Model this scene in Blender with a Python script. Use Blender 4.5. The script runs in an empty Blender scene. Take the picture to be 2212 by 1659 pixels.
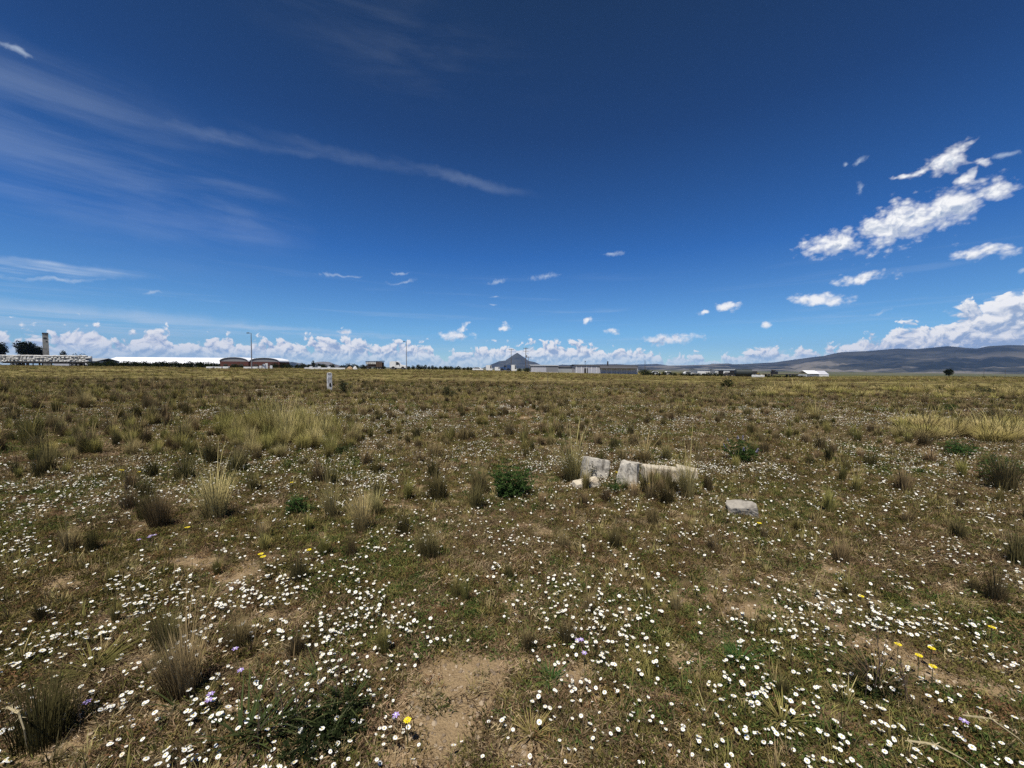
import bpy, bmesh, math, random
import numpy as np
from mathutils import Matrix, Vector
R = math.radians
rng = np.random.default_rng(7)
random.seed(7)
sc = bpy.context.scene
COL = sc.collection

# ------------------------------------------------------------------ camera
PITCH, ROLL, CAM_Z = 2.45, 0.45, 1.5
F, CX, CY = 831.0, 1106.0, 829.5            # focal length and centre in units of a 2212 px wide picture
cam_d = bpy.data.cameras.new('camera')
cam = bpy.data.objects.new('camera', cam_d)
COL.objects.link(cam)
cam_d.sensor_width = 36.0
cam_d.lens = 36.0 * F / 2212.0
cam_d.clip_start = 0.05
cam_d.clip_end = 40000
CAM_M = Matrix.Translation((0, 0, CAM_Z)) @ Matrix.Rotation(R(90 - PITCH), 4, 'X') @ Matrix.Rotation(R(ROLL), 4, 'Z')
cam.matrix_world = CAM_M
sc.camera = cam
CR = np.array(CAM_M.to_3x3())

# ------------------------------------------------------------------ light
SUN_AZ, SUN_EL = 204.0, 66.0               # azimuth clockwise from +Y (the view direction): behind and left
sd = Vector((math.sin(R(SUN_AZ)) * math.cos(R(SUN_EL)), math.cos(R(SUN_AZ)) * math.cos(R(SUN_EL)), math.sin(R(SUN_EL))))
sun_d = bpy.data.lights.new('sun', 'SUN')
sun_d.energy = 4.8
sun_d.angle = R(0.53)
sun_d.color = (1.0, 0.95, 0.87)
sun = bpy.data.objects.new('sun', sun_d)
COL.objects.link(sun)
sun.rotation_euler = (-sd).to_track_quat('-Z', 'Y').to_euler()
sun.location = (0, 0, 60)

sc.view_settings.view_transform = 'Standard'
sc.view_settings.look = 'None'
sc.view_settings.exposure = 0.2
sc.view_settings.gamma = 1.0
sc.view_settings.use_curve_mapping = False
sc.cycles.max_bounces = 5
sc.cycles.diffuse_bounces = 1
sc.cycles.glossy_bounces = 1
sc.cycles.transmission_bounces = 2
sc.cycles.volume_bounces = 0
sc.cycles.transparent_max_bounces = 6
sc.cycles.use_denoising = False
sc.cycles.denoiser = 'OPENIMAGEDENOISE'
sc.cycles.denoising_input_passes = 'RGB_ALBEDO_NORMAL'
sc.cycles.denoising_prefilter = 'ACCURATE'


def px_dir(px, py):
    v = np.array([(px - CX) / F, -(py - CY) / F, -1.0])
    d = CR @ v
    return d / np.linalg.norm(d)


def azel(px, py):
    d = px_dir(px, py)
    return math.degrees(math.atan2(d[0], d[1])), math.degrees(math.asin(d[2]))


# ------------------------------------------------------------------ node helper
class NT:
    def __init__(s, tree, dim='3D'):
        s.t = tree
        s.dim = dim
        tree.nodes.clear()

    def n(s, typ, **kw):
        nd = s.t.nodes.new(typ)
        for k, v in kw.items():
            setattr(nd, k, v)
        return nd

    def put(s, sock, v):
        if isinstance(v, bpy.types.NodeSocket):
            s.t.links.new(v, sock)
        elif v is not None:
            sock.default_value = v

    def m(s, op, a, b=None, c=None, clamp=False):
        nd = s.n('ShaderNodeMath', operation=op, use_clamp=clamp)
        s.put(nd.inputs[0], a)
        s.put(nd.inputs[1], b)
        s.put(nd.inputs[2], c)
        return nd.outputs[0]

    def vm(s, op, a, b=None, out=0):
        nd = s.n('ShaderNodeVectorMath', operation=op)
        s.put(nd.inputs[0], a)
        s.put(nd.inputs[1], b)
        return nd.outputs[out]

    def step(s, x, lo, hi, o0=0.0, o1=1.0):
        nd = s.n('ShaderNodeMapRange', interpolation_type='SMOOTHSTEP')
        s.put(nd.inputs[0], x)
        for i, v in ((1, lo), (2, hi), (3, o0), (4, o1)):
            s.put(nd.inputs[i], v)
        return nd.outputs[0]

    def noise(s, vec, scale, detail=4, rough=0.5, dist=0.0, out=0):
        nd = s.n('ShaderNodeTexNoise', noise_dimensions=s.dim)
        s.put(nd.inputs['Vector'], vec)
        s.put(nd.inputs['Scale'], scale)
        s.put(nd.inputs['Detail'], detail)
        s.put(nd.inputs['Roughness'], rough)
        s.put(nd.inputs['Distortion'], dist)
        return nd.outputs[out]

    def mapping(s, vec, loc=(0, 0, 0), rot=(0, 0, 0), scl=(1, 1, 1), typ='POINT'):
        nd = s.n('ShaderNodeMapping', vector_type=typ)
        s.put(nd.inputs[0], vec)
        nd.inputs[1].default_value = loc
        nd.inputs[2].default_value = rot
        nd.inputs[3].default_value = scl
        return nd.outputs[0]

    def mix(s, f, a, b, blend='MIX'):
        nd = s.n('ShaderNodeMix', data_type='RGBA', blend_type=blend)
        s.put(nd.inputs[0], f)
        s.put(nd.inputs[6], a if isinstance(a, bpy.types.NodeSocket) else (*a, 1) if len(a) == 3 else a)
        s.put(nd.inputs[7], b if isinstance(b, bpy.types.NodeSocket) else (*b, 1) if len(b) == 3 else b)
        return nd.outputs[2]

    def ramp(s, x, stops, interp='LINEAR'):
        nd = s.n('ShaderNodeValToRGB')
        nd.color_ramp.interpolation = interp
        e = nd.color_ramp.elements
        while len(e) < len(stops):
            e.new(0.5)
        for el_, (p, c) in zip(e, stops):
            el_.position = p
            el_.color = (*c, 1) if len(c) == 3 else c
        s.put(nd.inputs[0], x)
        return nd.outputs[0]


# ------------------------------------------------------------------ sky
SKY_STRENGTH = 0.09
world = bpy.data.worlds.new('World')
sc.world = world
world.use_nodes = True
W = NT(world.node_tree, '2D')
sky = W.n('ShaderNodeTexSky', sky_type='NISHITA')
sky.sun_disc = False
sky.sun_elevation = R(SUN_EL)
sky.sun_rotation = R(SUN_AZ)
sky.altitude = 2400
sky.air_density = 1.0
sky.dust_density = 0.25
sky.ozone_density = 2.6
tc = W.n('ShaderNodeTexCoord').outputs['Generated']
sep = W.n('ShaderNodeSeparateXYZ')
W.put(sep.inputs[0], tc)
X, Y, Z = sep.outputs
EL = W.m('MULTIPLY', W.m('ARCSINE', Z), 57.29578)
AZ = W.m('MULTIPLY', W.m('ARCTAN2', X, Y), 57.29578)
comb = W.n('ShaderNodeCombineXYZ')
W.put(comb.inputs[0], AZ)
W.put(comb.inputs[1], EL)
P = comb.outputs[0]
# a clear, deep mountain sky: deepen with height, the same all round
grade = W.ramp(W.m('DIVIDE', EL, 60.0), [(0.0, (0.70, 0.90, 1.0)), (0.08, (0.52, 0.90, 1.10)), (0.26, (0.18, 0.58, 1.04)),
                                          (0.50, (0.12, 0.34, 0.61)), (0.72, (0.13, 0.28, 0.42)), (1.0, (0.13, 0.26, 0.38))])
skycol = W.mix(1.0, sky.outputs[0], grade, 'MULTIPLY')

# domain warp shared by every cloud
warp = W.noise(P, 0.35, 3, 0.55, out=1)
warpv = W.vm('MULTIPLY', W.vm('SUBTRACT', warp, (0.5, 0.5, 0.5)), (2.2, 1.2, 0))
PW = W.vm('ADD', P, warpv)
ND = dict(scale=0.42, detail=9, rough=0.60)
n0 = W.noise(PW, **ND)
n1 = W.noise(W.vm('ADD', PW, (-0.22, 0.42, 0)), **ND)
fine = W.noise(PW, 1.6, 6, 0.62)
vor = W.n('ShaderNodeTexVoronoi', feature='SMOOTH_F1', voronoi_dimensions='2D')
W.put(vor.inputs['Vector'], PW)
vor.inputs['Scale'].default_value = 0.62
vor.inputs['Detail'].default_value = 3.0
vor.inputs['Roughness'].default_value = 0.55
vor.inputs['Smoothness'].default_value = 0.35
vor2 = W.n('ShaderNodeTexVoronoi', feature='SMOOTH_F1', voronoi_dimensions='2D')
W.put(vor2.inputs['Vector'], W.vm('ADD', PW, (-0.16, 0.34, 0)))
for k in ('Scale', 'Detail', 'Roughness', 'Smoothness'):
    vor2.inputs[k].default_value = vor.inputs[k].default_value
puff, puff_up = vor.outputs[0], vor2.outputs[0]

# the bank of cumulus along the horizon: its top against azimuth
TOPS = [(0, 716), (60, 712), (105, 726), (150, 702), (182, 690), (212, 708), (242, 742), (285, 716), (345, 700), (385, 732), (460, 725),
        (540, 735), (610, 729), (740, 727), (810, 740), (890, 738), (925, 746), (960, 772), (1000, 750), (1100, 744), (1140, 737),
        (1250, 741), (1400, 758), (1550, 770), (1670, 746), (1710, 758), (1830, 738), (1940, 702), (2030, 686), (2100, 645), (2212, 628)]
stops = [((azel(x, y)[0] + 60) / 120, azel(x, y)[1] / 14.0) for x, y in TOPS]
top = W.ramp(W.m('DIVIDE', W.m('ADD', AZ, 60), 120), [(p, (v, v, v)) for p, v in stops], 'EASE')
top = W.m('MULTIPLY', top, 14.0)
depth = W.m('SUBTRACT', top, EL)
nmix = W.m('ADD', W.m('MULTIPLY', W.m('SUBTRACT', n0, 0.5), 2.2), W.m('MULTIPLY', W.m('SUBTRACT', 0.42, puff), 1.5))
bankD = W.m('ADD', W.m('ADD', W.m('MULTIPLY', depth, 0.75), nmix), 0.6)
bankA = W.step(bankD, 0.0, 0.5)
low = W.step(EL, 0.4, 2.6)
bankA = W.m('MULTIPLY', bankA, W.m('ADD', 0.7, W.m('MULTIPLY', low, 0.3)))

# single cumulus, each an ellipse (centre and half axes in picture units, tilt) broken up by the noise
BLOBS = [(1815, 523, 100, 27, -10), (1936, 486, 138, 47, -22), (2050, 448, 112, 40, -20), (2139, 413, 50, 26, -5),
         (2048, 346, 55, 25, -35), (1976, 373, 42, 9, -15), (2110, 351, 40, 9, 3), (2083, 384, 11, 26, 10), (2118, 544, 76, 17, 0),
         (1856, 603, 66, 13, -9), (1767, 649, 68, 12, 0), (1652, 701, 14, 7, 0), (1572, 663, 27, 10, 0), (1519, 674, 15, 6, 0),
         (1448, 733, 58, 14, -6), (1325, 717, 21, 7, -5), (1270, 690, 9, 7, -30), (1088, 706, 18, 10, -20), (983, 726, 40, 10, 0),
         (1000, 710, 14, 8, -40), (745, 716, 15, 6, 0), (1670, 755, 34, 14, 0), (2130, 668, 60, 13, -8), (2185, 655, 45, 22, -10)]
WISPS = [(2176, 336, 46, 8, -14), (1861, 349, 30, 9, -28), (1822, 355, 10, 5, -20), (1858, 407, 15, 20, -25), (1180, 597, 48, 8, -7),
         (1072, 606, 34, 6, -6), (870, 609, 40, 5, -4), (860, 590, 28, 4, 2), (735, 593, 70, 5, 3), (1072, 643, 24, 3, 0),
         (1066, 660, 16, 3, 0), (1320, 548, 34, 6, -5), (1895, 675, 30, 6, -14), (2205, 586, 24, 6, -12), (120, 603, 130, 9, 2),
         (40, 110, 48, 9, 24), (330, 634, 30, 4, 2)]


def blob(px, py, rx, ry, tilt, vec=None):
    c = azel(px, py)
    t = R(tilt)
    a = azel(px + math.cos(t) * rx, py + math.sin(t) * rx)
    b = azel(px - math.sin(t) * ry, py + math.cos(t) * ry)
    va = (a[0] - c[0], a[1] - c[1])
    ang = math.atan2(va[1], va[0])
    return W.mapping(vec or PW, (c[0], c[1], 0), (0, 0, ang), (math.hypot(*va), max(0.12, math.hypot(b[0] - c[0], b[1] - c[1])), 1), 'TEXTURE')


def field(lst, vec=None):
    best = None
    for b in lst:
        q = blob(*b, vec)
        ln = W.vm('LENGTH', q, out=1)
        best = ln if best is None else W.m('MINIMUM', best, ln)
    return best


vor3 = W.n('ShaderNodeTexVoronoi', feature='SMOOTH_F1', voronoi_dimensions='2D')
W.put(vor3.inputs['Vector'], W.vm('MULTIPLY', P, (1.0, 1.35, 0)))
for k, v in (('Scale', 0.85), ('Detail', 2.0), ('Roughness', 0.5), ('Smoothness', 0.3)):
    vor3.inputs[k].default_value = v
bl = field(BLOBS)
blD = W.m('ADD', W.m('SUBTRACT', 1.46, bl), W.m('ADD', W.m('MULTIPLY', W.m('SUBTRACT', n0, 0.5), 1.3), W.m('ADD', W.m('MULTIPLY', W.m('SUBTRACT', fine, 0.5), 0.45), W.m('MULTIPLY', W.m('SUBTRACT', 0.42, vor3.outputs[0]), 0.75))))
blA = W.step(blD, 0.05, 1.15)
blU = field(BLOBS, W.vm('ADD', PW, (-0.35, 0.95, 0)))
ws = field(WISPS)
wsD = W.m('ADD', W.m('SUBTRACT', 0.9, ws), W.m('ADD', W.m('MULTIPLY', W.m('SUBTRACT', n0, 0.5), 1.2), W.m('MULTIPLY', W.m('SUBTRACT', fine, 0.5), 1.0)))
wsA = W.m('MULTIPLY', W.step(wsD, 0.0, 1.1), 0.55)

# relief: a slope that faces up and left is bright, the undersides are grey-blue
rel = W.m('ADD', W.m('MULTIPLY', W.m('SUBTRACT', n0, n1), 2.6), W.m('MULTIPLY', W.m('SUBTRACT', puff_up, puff), 1.5))
bank_l = W.m('ADD', W.m('SUBTRACT', 0.80, W.m('MULTIPLY', depth, 0.13)), rel)
blob_l = W.m('ADD', W.m('ADD', 0.56, W.m('MULTIPLY', rel, 0.8)), W.m('MULTIPLY', W.m('MINIMUM', W.m('MAXIMUM', W.m('SUBTRACT', blU, bl), -0.8), 0.8), 0.75))
lit_bank = W.mix(W.m('ADD', bank_l, 0.0, clamp=True), (0.30, 0.40, 0.56), (0.90, 0.89, 0.87))
lit_blob = W.mix(W.m('ADD', blob_l, 0.0, clamp=True), (0.31, 0.39, 0.53), (0.88, 0.88, 0.88))
cloud_col = W.mix(blA, lit_bank, lit_blob)
cloud_col = W.mix(W.m('MULTIPLY', W.m('SUBTRACT', 1.0, low), 0.55), cloud_col, (0.36, 0.52, 0.74))

# cirrus veils, combed along one direction
comb_v = W.mapping(P, (0, 0, 0), (0, 0, R(16)), (0.045, 0.34, 1))
c1 = W.noise(comb_v, 1.0, 7, 0.58, 0.25)
comb_h = W.mapping(P, (3, 1, 0), (0, 0, R(3)), (0.045, 0.9, 1))
c2 = W.noise(comb_h, 1.0, 6, 0.6, 0.3)
veil = W.step(field([(150, 330, 560, 240, 22), (470, 430, 260, 110, 24)]), 1.05, 0.15)
comb_t = W.mapping(P, (1, 2, 0), (0, 0, R(9)), (0.045, 0.34, 1))
c3 = W.noise(comb_t, 1.0, 7, 0.6, 0.3)
trail = W.step(field([(470, 296, 250, 22, 8), (750, 337, 250, 20, 10), (1000, 388, 190, 17, 12), (640, 325, 160, 16, 8)]), 1.0, 0.0)
lowv = W.step(field([(130, 690, 620, 46, 3), (60, 575, 330, 22, 5), (640, 715, 330, 12, 3)]), 1.0, 0.1)
topv = W.step(field([(850, 90, 420, 150, 14)]), 1.0, 0.1)
ciA = W.m('MULTIPLY', W.m('MULTIPLY', veil, W.step(c1, 0.30, 0.80)), 0.17)
ciA = W.m('MAXIMUM', ciA, W.m('MULTIPLY', W.m('MULTIPLY', trail, W.step(c3, 0.10, 0.85)), 0.16))
ciA = W.m('MAXIMUM', ciA, W.m('MULTIPLY', W.m('MULTIPLY', lowv, W.step(c2, 0.30, 0.66)), 0.62))
ciA = W.m('MAXIMUM', ciA, W.m('MULTIPLY', W.m('MULTIPLY', topv, W.step(c1, 0.35, 0.8)), 0.05))
ciA = W.m('MAXIMUM', ciA, W.m('MULTIPLY', W.step(c2, 0.52, 0.80), W.m('MULTIPLY', W.step(EL, 16, 5), 0.16)))

alpha = W.m('MAXIMUM', bankA, blA)
alpha = W.m('MULTIPLY', alpha, W.step(EL, -0.6, 0.2))
bg_sky = W.n('ShaderNodeBackground')
W.put(bg_sky.inputs[0], skycol)
bg_sky.inputs[1].default_value = SKY_STRENGTH
bg_ci = W.n('ShaderNodeBackground')
bg_ci.inputs[0].default_value = (0.54, 0.63, 0.74, 1)
bg_cl = W.n('ShaderNodeBackground')
W.put(bg_cl.inputs[0], cloud_col)
ms1 = W.n('ShaderNodeMixShader')
W.put(ms1.inputs[0], W.m('MAXIMUM', ciA, wsA))
W.put(ms1.inputs[1], bg_sky.outputs[0])
W.put(ms1.inputs[2], bg_ci.outputs[0])
ms2 = W.n('ShaderNodeMixShader')
W.put(ms2.inputs[0], alpha)
W.put(ms2.inputs[1], ms1.outputs[0])
W.put(ms2.inputs[2], bg_cl.outputs[0])
wo = W.n('ShaderNodeOutputWorld')
W.put(wo.inputs[0], ms2.outputs[0])
world.cycles.sampling_method = 'NONE'


# ------------------------------------------------------------------ noise in numpy
def hash2(ix, iy, seed):
    h = (ix.astype(np.int64) * 374761393 + iy.astype(np.int64) * 668265263 + seed * 974634777) & 0x7fffffff
    h = ((h ^ (h >> 13)) * 1274126177) & 0x7fffffff
    h = h ^ (h >> 16)
    return (h & 0xffff) / 65535.0


def vnoise(x, y, seed=0):
    ix, iy = np.floor(x), np.floor(y)
    fx, fy = x - ix, y - iy
    fx, fy = fx * fx * (3 - 2 * fx), fy * fy * (3 - 2 * fy)
    a, b = hash2(ix, iy, seed), hash2(ix + 1, iy, seed)
    c, d = hash2(ix, iy + 1, seed), hash2(ix + 1, iy + 1, seed)
    return (a + (b - a) * fx) * (1 - fy) + (c + (d - c) * fx) * fy


def fbm(x, y, seed=0, oct=4):
    s, a, t = 0, 0.5, 0
    for i in range(oct):
        s = s + a * vnoise(x * 2 ** i + 17.3 * i, y * 2 ** i - 9.1 * i, seed + i)
        t += a
        a *= 0.5
    return s / t


def sstep(x, a, b):
    t = np.clip((x - a) / (b - a), 0, 1)
    return t * t * (3 - 2 * t)


# ------------------------------------------------------------------ terrain
EDGE_AZ = np.radians([-180, -90, -60, -47, -31, -7.3, 0, 19.5, 35.6, 47, 53, 70, 120, 180])
EDGE_Z = np.array([0.0, 0.5, 0.7, 0.70, 0.43, 0.28, -0.10, -0.80, -1.0, -0.5, -0.4, -0.3, 0.0, 0.0])
MID_Z = np.array([-1.0, -.6, -.2, -.1, -.2, -.4, -1.1, -1.6, -3.0, -4.5, -5.0, -5.0, -2.0, -1.0])      # at 260 m


def ground_z(x, y):
    x = np.asarray(x, float)
    y = np.asarray(y, float)
    r = np.hypot(x, y)
    az = np.arctan2(x, y)
    depth = np.maximum(np.abs(y), r * 0.5)
    ez, mz = np.interp(az, EDGE_AZ, EDGE_Z), np.interp(az, EDGE_AZ, MID_Z)
    z = ez * sstep(depth, 22, 122)
    z = z + (mz - ez) * sstep(depth, 118, 270)
    z = z + (-15 - mz) * sstep(depth, 270, 1500)
    b = 0.05 * (fbm(x * 0.55, y * 0.55, 3, 4) - 0.5) + 0.16 * (fbm(x * 0.11, y * 0.11, 9, 3) - 0.5)
    z = z + b * sstep(depth, 400, 60) + 0.018 * (fbm(x * 5, y * 5, 21, 3) - 0.5) * sstep(depth, 25, 6)
    return z


def G(px, py):
    """the point of the field that the photograph shows at this pixel"""
    d = px_dir(px, py)
    lo, hi = 0.3, 400.0
    for n in (120, 60, 40):
        t = np.geomspace(lo, hi, n)
        below = CAM_Z + d[2] * t <= ground_z(d[0] * t, d[1] * t)
        k = int(np.argmax(below)) if below.any() else n - 1
        lo, hi = t[max(0, k - 1)], t[k]
    x, y = d[0] * hi, d[1] * hi
    return float(x), float(y), float(ground_z(x, y))


def at(px, depth):
    """where the bearing of this picture column meets a given depth, on the ground"""
    d = px_dir(px, 798)
    x = d[0] / d[1] * depth
    return float(x), float(depth), float(ground_z(x, depth))


# bare sandy patches seen in the photograph: pixel centre, half width, half height
SAND_PX = [(985, 1455, 110, 50), (950, 1560, 85, 60), (880, 1645, 110, 40), (1010, 1510, 70, 40), (1060, 1430, 50, 25), (1905, 1390, 85, 42), (2070, 1482, 95, 46),
           (1990, 1434, 75, 36), (1140, 1640, 90, 40), (590, 1095, 45, 10), (400, 1215, 70, 14), (120, 1260, 90, 16), (90, 1640, 90, 50),
           (560, 1335, 50, 22), (1500, 1420, 60, 25), (1640, 1330, 60, 18), (1270, 1440, 60, 22), (300, 1430, 60, 22), (100, 870, 90, 5),
           (700, 855, 90, 5), (860, 1095, 40, 10), (1190, 1150, 40, 8), (2000, 845, 130, 4), (520, 870, 60, 5), (640, 1330, 30, 20),
           (1000, 862, 120, 4), (420, 930, 60, 6), (1800, 1230, 60, 12), (1700, 1560, 60, 25), (330, 1560, 60, 25), (1350, 855, 90, 4)]
SAND = []
for px, py, hw, hh in SAND_PX:
    c, a, b = G(px, py), G(px + hw, py), G(px, py - hh)
    SAND.append((c[0], c[1], abs(a[0] - c[0]), max(0.08, abs(b[1] - c[1]))))


def bare(x, y):
    s = np.zeros_like(x)
    wx = x + 0.16 * (fbm(x * 2.4, y * 2.4, 44, 4) - 0.5)
    wy = y + 0.16 * (fbm(x * 2.4 + 5, y * 2.4, 48, 4) - 0.5)
    for cx, cy, ax, ay in SAND:
        q = np.hypot((wx - cx) / ax, (wy - cy) / ay)
        s = np.maximum(s, 1.34 - q)
    s = s + 1.8 * (fbm(x * 4.2, y * 4.2, 40, 5) - 0.5)
    g = (fbm(x * 0.75, y * 0.75, 50, 4) - 0.60) * 5.0
    return np.clip(np.maximum(sstep(s, 0.15, 0.65), sstep(g, 0.0, 0.8) * 0.75), 0, 1)


# ------------------------------------------------------------------ mesh helpers
class MB:
    def __init__(s):
        s.v, s.f, s.mi, s.t = [], [], [], []

    def add(s, vs, fs, mi=0, t=None):
        o = len(s.v)
        s.v += [tuple(map(float, p)) for p in vs]
        s.f += [tuple(i + o for i in f) for f in fs]
        s.mi += [mi] * len(fs)
        s.t += list(t) if t is not None else [0.0] * len(vs)

    def box(s, x0, x1, y0, y1, z0, z1, mi=0):
        s.add([(x0, y0, z0), (x1, y0, z0), (x1, y1, z0), (x0, y1, z0), (x0, y0, z1), (x1, y0, z1), (x1, y1, z1), (x0, y1, z1)],
              [(0, 3, 2, 1), (4, 5, 6, 7), (0, 1, 5, 4), (1, 2, 6, 5), (2, 3, 7, 6), (3, 0, 4, 7)], mi)

    def prism(s, prof, x0, x1, mi=0, axis='x'):
        """profile in (y,z) (or (x,z) for axis y) pushed along the axis"""
        n = len(prof)
        if axis == 'x':
            vs = [(x0, a, b) for a, b in prof] + [(x1, a, b) for a, b in prof]
        else:
            vs = [(a, x0, b) for a, b in prof] + [(a, x1, b) for a, b in prof]
        fs = [tuple(range(n))[::-1], tuple(range(n, 2 * n))] + [(i, (i + 1) % n, n + (i + 1) % n, n + i) for i in range(n)]
        s.add(vs, fs, mi)

    def tube(s, pts, rads, n=8, mi=0, cap=True):
        pts = [Vector(p) for p in pts]
        vs, fs = [], []
        for i, p in enumerate(pts):
            d = (pts[min(i + 1, len(pts) - 1)] - pts[max(i - 1, 0)]).normalized()
            a = d.orthogonal().normalized()
            b = d.cross(a)
            for k in range(n):
                q = 2 * math.pi * k / n
                vs.append(p + (a * math.cos(q) + b * math.sin(q)) * rads[i])
        for i in range(len(pts) - 1):
            for k in range(n):
                fs.append((i * n + k, i * n + (k + 1) % n, (i + 1) * n + (k + 1) % n, (i + 1) * n + k))
        if cap:
            fs += [tuple(range(n))[::-1], tuple(range((len(pts) - 1) * n, len(pts) * n))]
        s.add(vs, fs, mi)

    def blade(s, p, h, w, yaw, lean, curl=0.3, mi=0, seg=3):
        """one leaf of grass: a tapering strip that bends over"""
        c, sn = math.cos(yaw), math.sin(yaw)
        vs, ts = [], []
        for i in range(seg + 1):
            q = i / seg
            out = h * (lean * q + curl * q * q)
            z = h * q * (1 - 0.35 * min(1, lean + curl) * q)
            ww = w * (1 - q) ** 0.6 * 0.5
            cx, cy, cz = p[0] + c * out, p[1] + sn * out, p[2] + z
            if i < seg:
                vs += [(cx - sn * ww, cy + c * ww, cz), (cx + sn * ww, cy - c * ww, cz)]
                ts += [q, q]
            else:
                vs.append((cx, cy, cz))
                ts.append(1.0)
        fs = [(2 * i, 2 * i + 1, 2 * i + 3, 2 * i + 2) for i in range(seg - 1)] + [(2 * seg - 2, 2 * seg - 1, 2 * seg)]
        s.add(vs, fs, mi, ts)

    def leaf(s, p, d, w, l, mi=0, t=0.5):
        """a flat pointed leaf from p along d"""
        d = Vector(d).normalized()
        a = d.orthogonal().normalized()
        a.rotate(Matrix.Rotation(random.uniform(0, 6.28), 3, d))
        p = Vector(p)
        m = p + d * l * 0.5
        s.add([p, m + a * w * 0.5, p + d * l, m - a * w * 0.5], [(0, 1, 2, 3)], mi, [t * .6, t, t, t])

    def mesh(s, name, mats, smooth=False):
        me = bpy.data.meshes.new(name)
        me.from_pydata(s.v, [], s.f)
        for m in (mats if isinstance(mats, (list, tuple)) else [mats]):
            me.materials.append(m)
        me.polygons.foreach_set('material_index', s.mi)
        if smooth:
            me.polygons.foreach_set('use_smooth', [True] * len(me.polygons))
        at_ = me.attributes.new('t', 'FLOAT', 'POINT')
        at_.data.foreach_set('value', s.t)
        me.update()
        return me


def link(name, data, parent=None, loc=None, rotz=None):
    o = bpy.data.objects.new(name, data)
    COL.objects.link(o)
    o.parent = parent
    if loc is not None:
        o.location = loc
    if rotz is not None:
        o.rotation_euler = (0, 0, rotz)
    return o


def tag(o, label=None, cat=None, group=None, kind=None):
    for k, v in (('label', label), ('category', cat), ('group', group), ('kind', kind)):
        if v:
            o[k] = v
    return o


def thing(name, label, cat, loc, rotz=0.0, group=None):
    return tag(link(name, None, None, loc, rotz), label, cat, group)


def part(name, mb, mats, parent, smooth=False):
    return link(name, mb.mesh(name, mats, smooth), parent)


def copy_thing(o, loc, rotz, scale=None, label=None, group=None):
    c = o.copy()
    COL.objects.link(c)
    c.location = loc
    c.rotation_euler = (0, 0, rotz)
    if scale:
        c.scale = scale if isinstance(scale, tuple) else (scale,) * 3
    if label:
        c['label'] = label
    if group:
        c['group'] = group
    for ch in list(o.children):
        d = ch.copy()
        COL.objects.link(d)
        d.parent = c
        for g in list(ch.children):
            e = g.copy()
            COL.objects.link(e)
            e.parent = d
    return c


# ------------------------------------------------------------------ materials
def mat_plain(name, col, rough=0.8, var=0.15, scale=3.0, bump=0.0, metal=0.0, dirt=None, dirt_amt=0.4, dirt_scale=1.2):
    m = bpy.data.materials.new(name)
    m.use_nodes = True
    T = NT(m.node_tree)
    b = T.n('ShaderNodeBsdfPrincipled')
    o = T.n('ShaderNodeOutputMaterial')
    T.put(o.inputs[0], b.outputs[0])
    tcn = T.n('ShaderNodeTexCoord').outputs['Object']
    n = T.noise(tcn, scale, 6, 0.6)
    lo = tuple(c * (1 - var) for c in col)
    hi = tuple(min(1, c * (1 + var)) for c in col)
    c = T.mix(n, lo, hi)
    if dirt:
        dn = T.step(T.noise(tcn, dirt_scale, 8, 0.65), 0.45, 0.68)
        c = T.mix(T.m('MULTIPLY', dn, dirt_amt), c, dirt)
    T.put(b.inputs['Base Color'], c)
    b.inputs['Roughness'].default_value = rough
    b.inputs['Metallic'].default_value = metal
    b.inputs['Specular IOR Level'].default_value = 0.3
    if bump:
        bp = T.n('ShaderNodeBump')
        bp.inputs['Strength'].default_value = bump
        bp.inputs['Distance'].default_value = 0.02
        T.put(bp.inputs['Height'], n)
        T.put(b.inputs['Normal'], bp.outputs[0])
    return m


def mat_veg(name, base, tip, hue=0.03, val=0.35, rough=0.6, transl=0.25, alt=None):
    """plant tissue: colour runs from base to tip along the blade, each plant a little different"""
    m = bpy.data.materials.new(name)
    m.use_nodes = True
    T = NT(m.node_tree)
    att = T.n('ShaderNodeAttribute', attribute_name='t')
    c = T.mix(att.outputs['Fac'], base, tip)
    rnd = T.n('ShaderNodeObjectInfo').outputs['Random']
    if alt:
        c = T.mix(T.step(rnd, 0.35, 0.9), c, alt)
    hsv = T.n('ShaderNodeHueSaturation')
    T.put(hsv.inputs['Hue'], T.m('ADD', 0.5 - hue, T.m('MULTIPLY', T.m('FRACT', T.m('MULTIPLY', rnd, 7.13)), 2 * hue)))
    T.put(hsv.inputs['Value'], T.m('ADD', 1 - val, T.m('MULTIPLY', T.m('FRACT', T.m('MULTIPLY', rnd, 13.7)), 2 * val)))
    T.put(hsv.inputs['Color'], c)
    d = T.n('ShaderNodeBsdfDiffuse')
    tr = T.n('ShaderNodeBsdfTranslucent')
    T.put(d.inputs[0], hsv.outputs[0])
    T.put(tr.inputs[0], hsv.outputs[0])
    mx = T.n('ShaderNodeMixShader')
    mx.inputs[0].default_value = transl
    T.put(mx.inputs[1], d.outputs[0])
    T.put(mx.inputs[2], tr.outputs[0])
    o = T.n('ShaderNodeOutputMaterial')
    T.put(o.inputs[0], mx.outputs[0])
    return m


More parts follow.
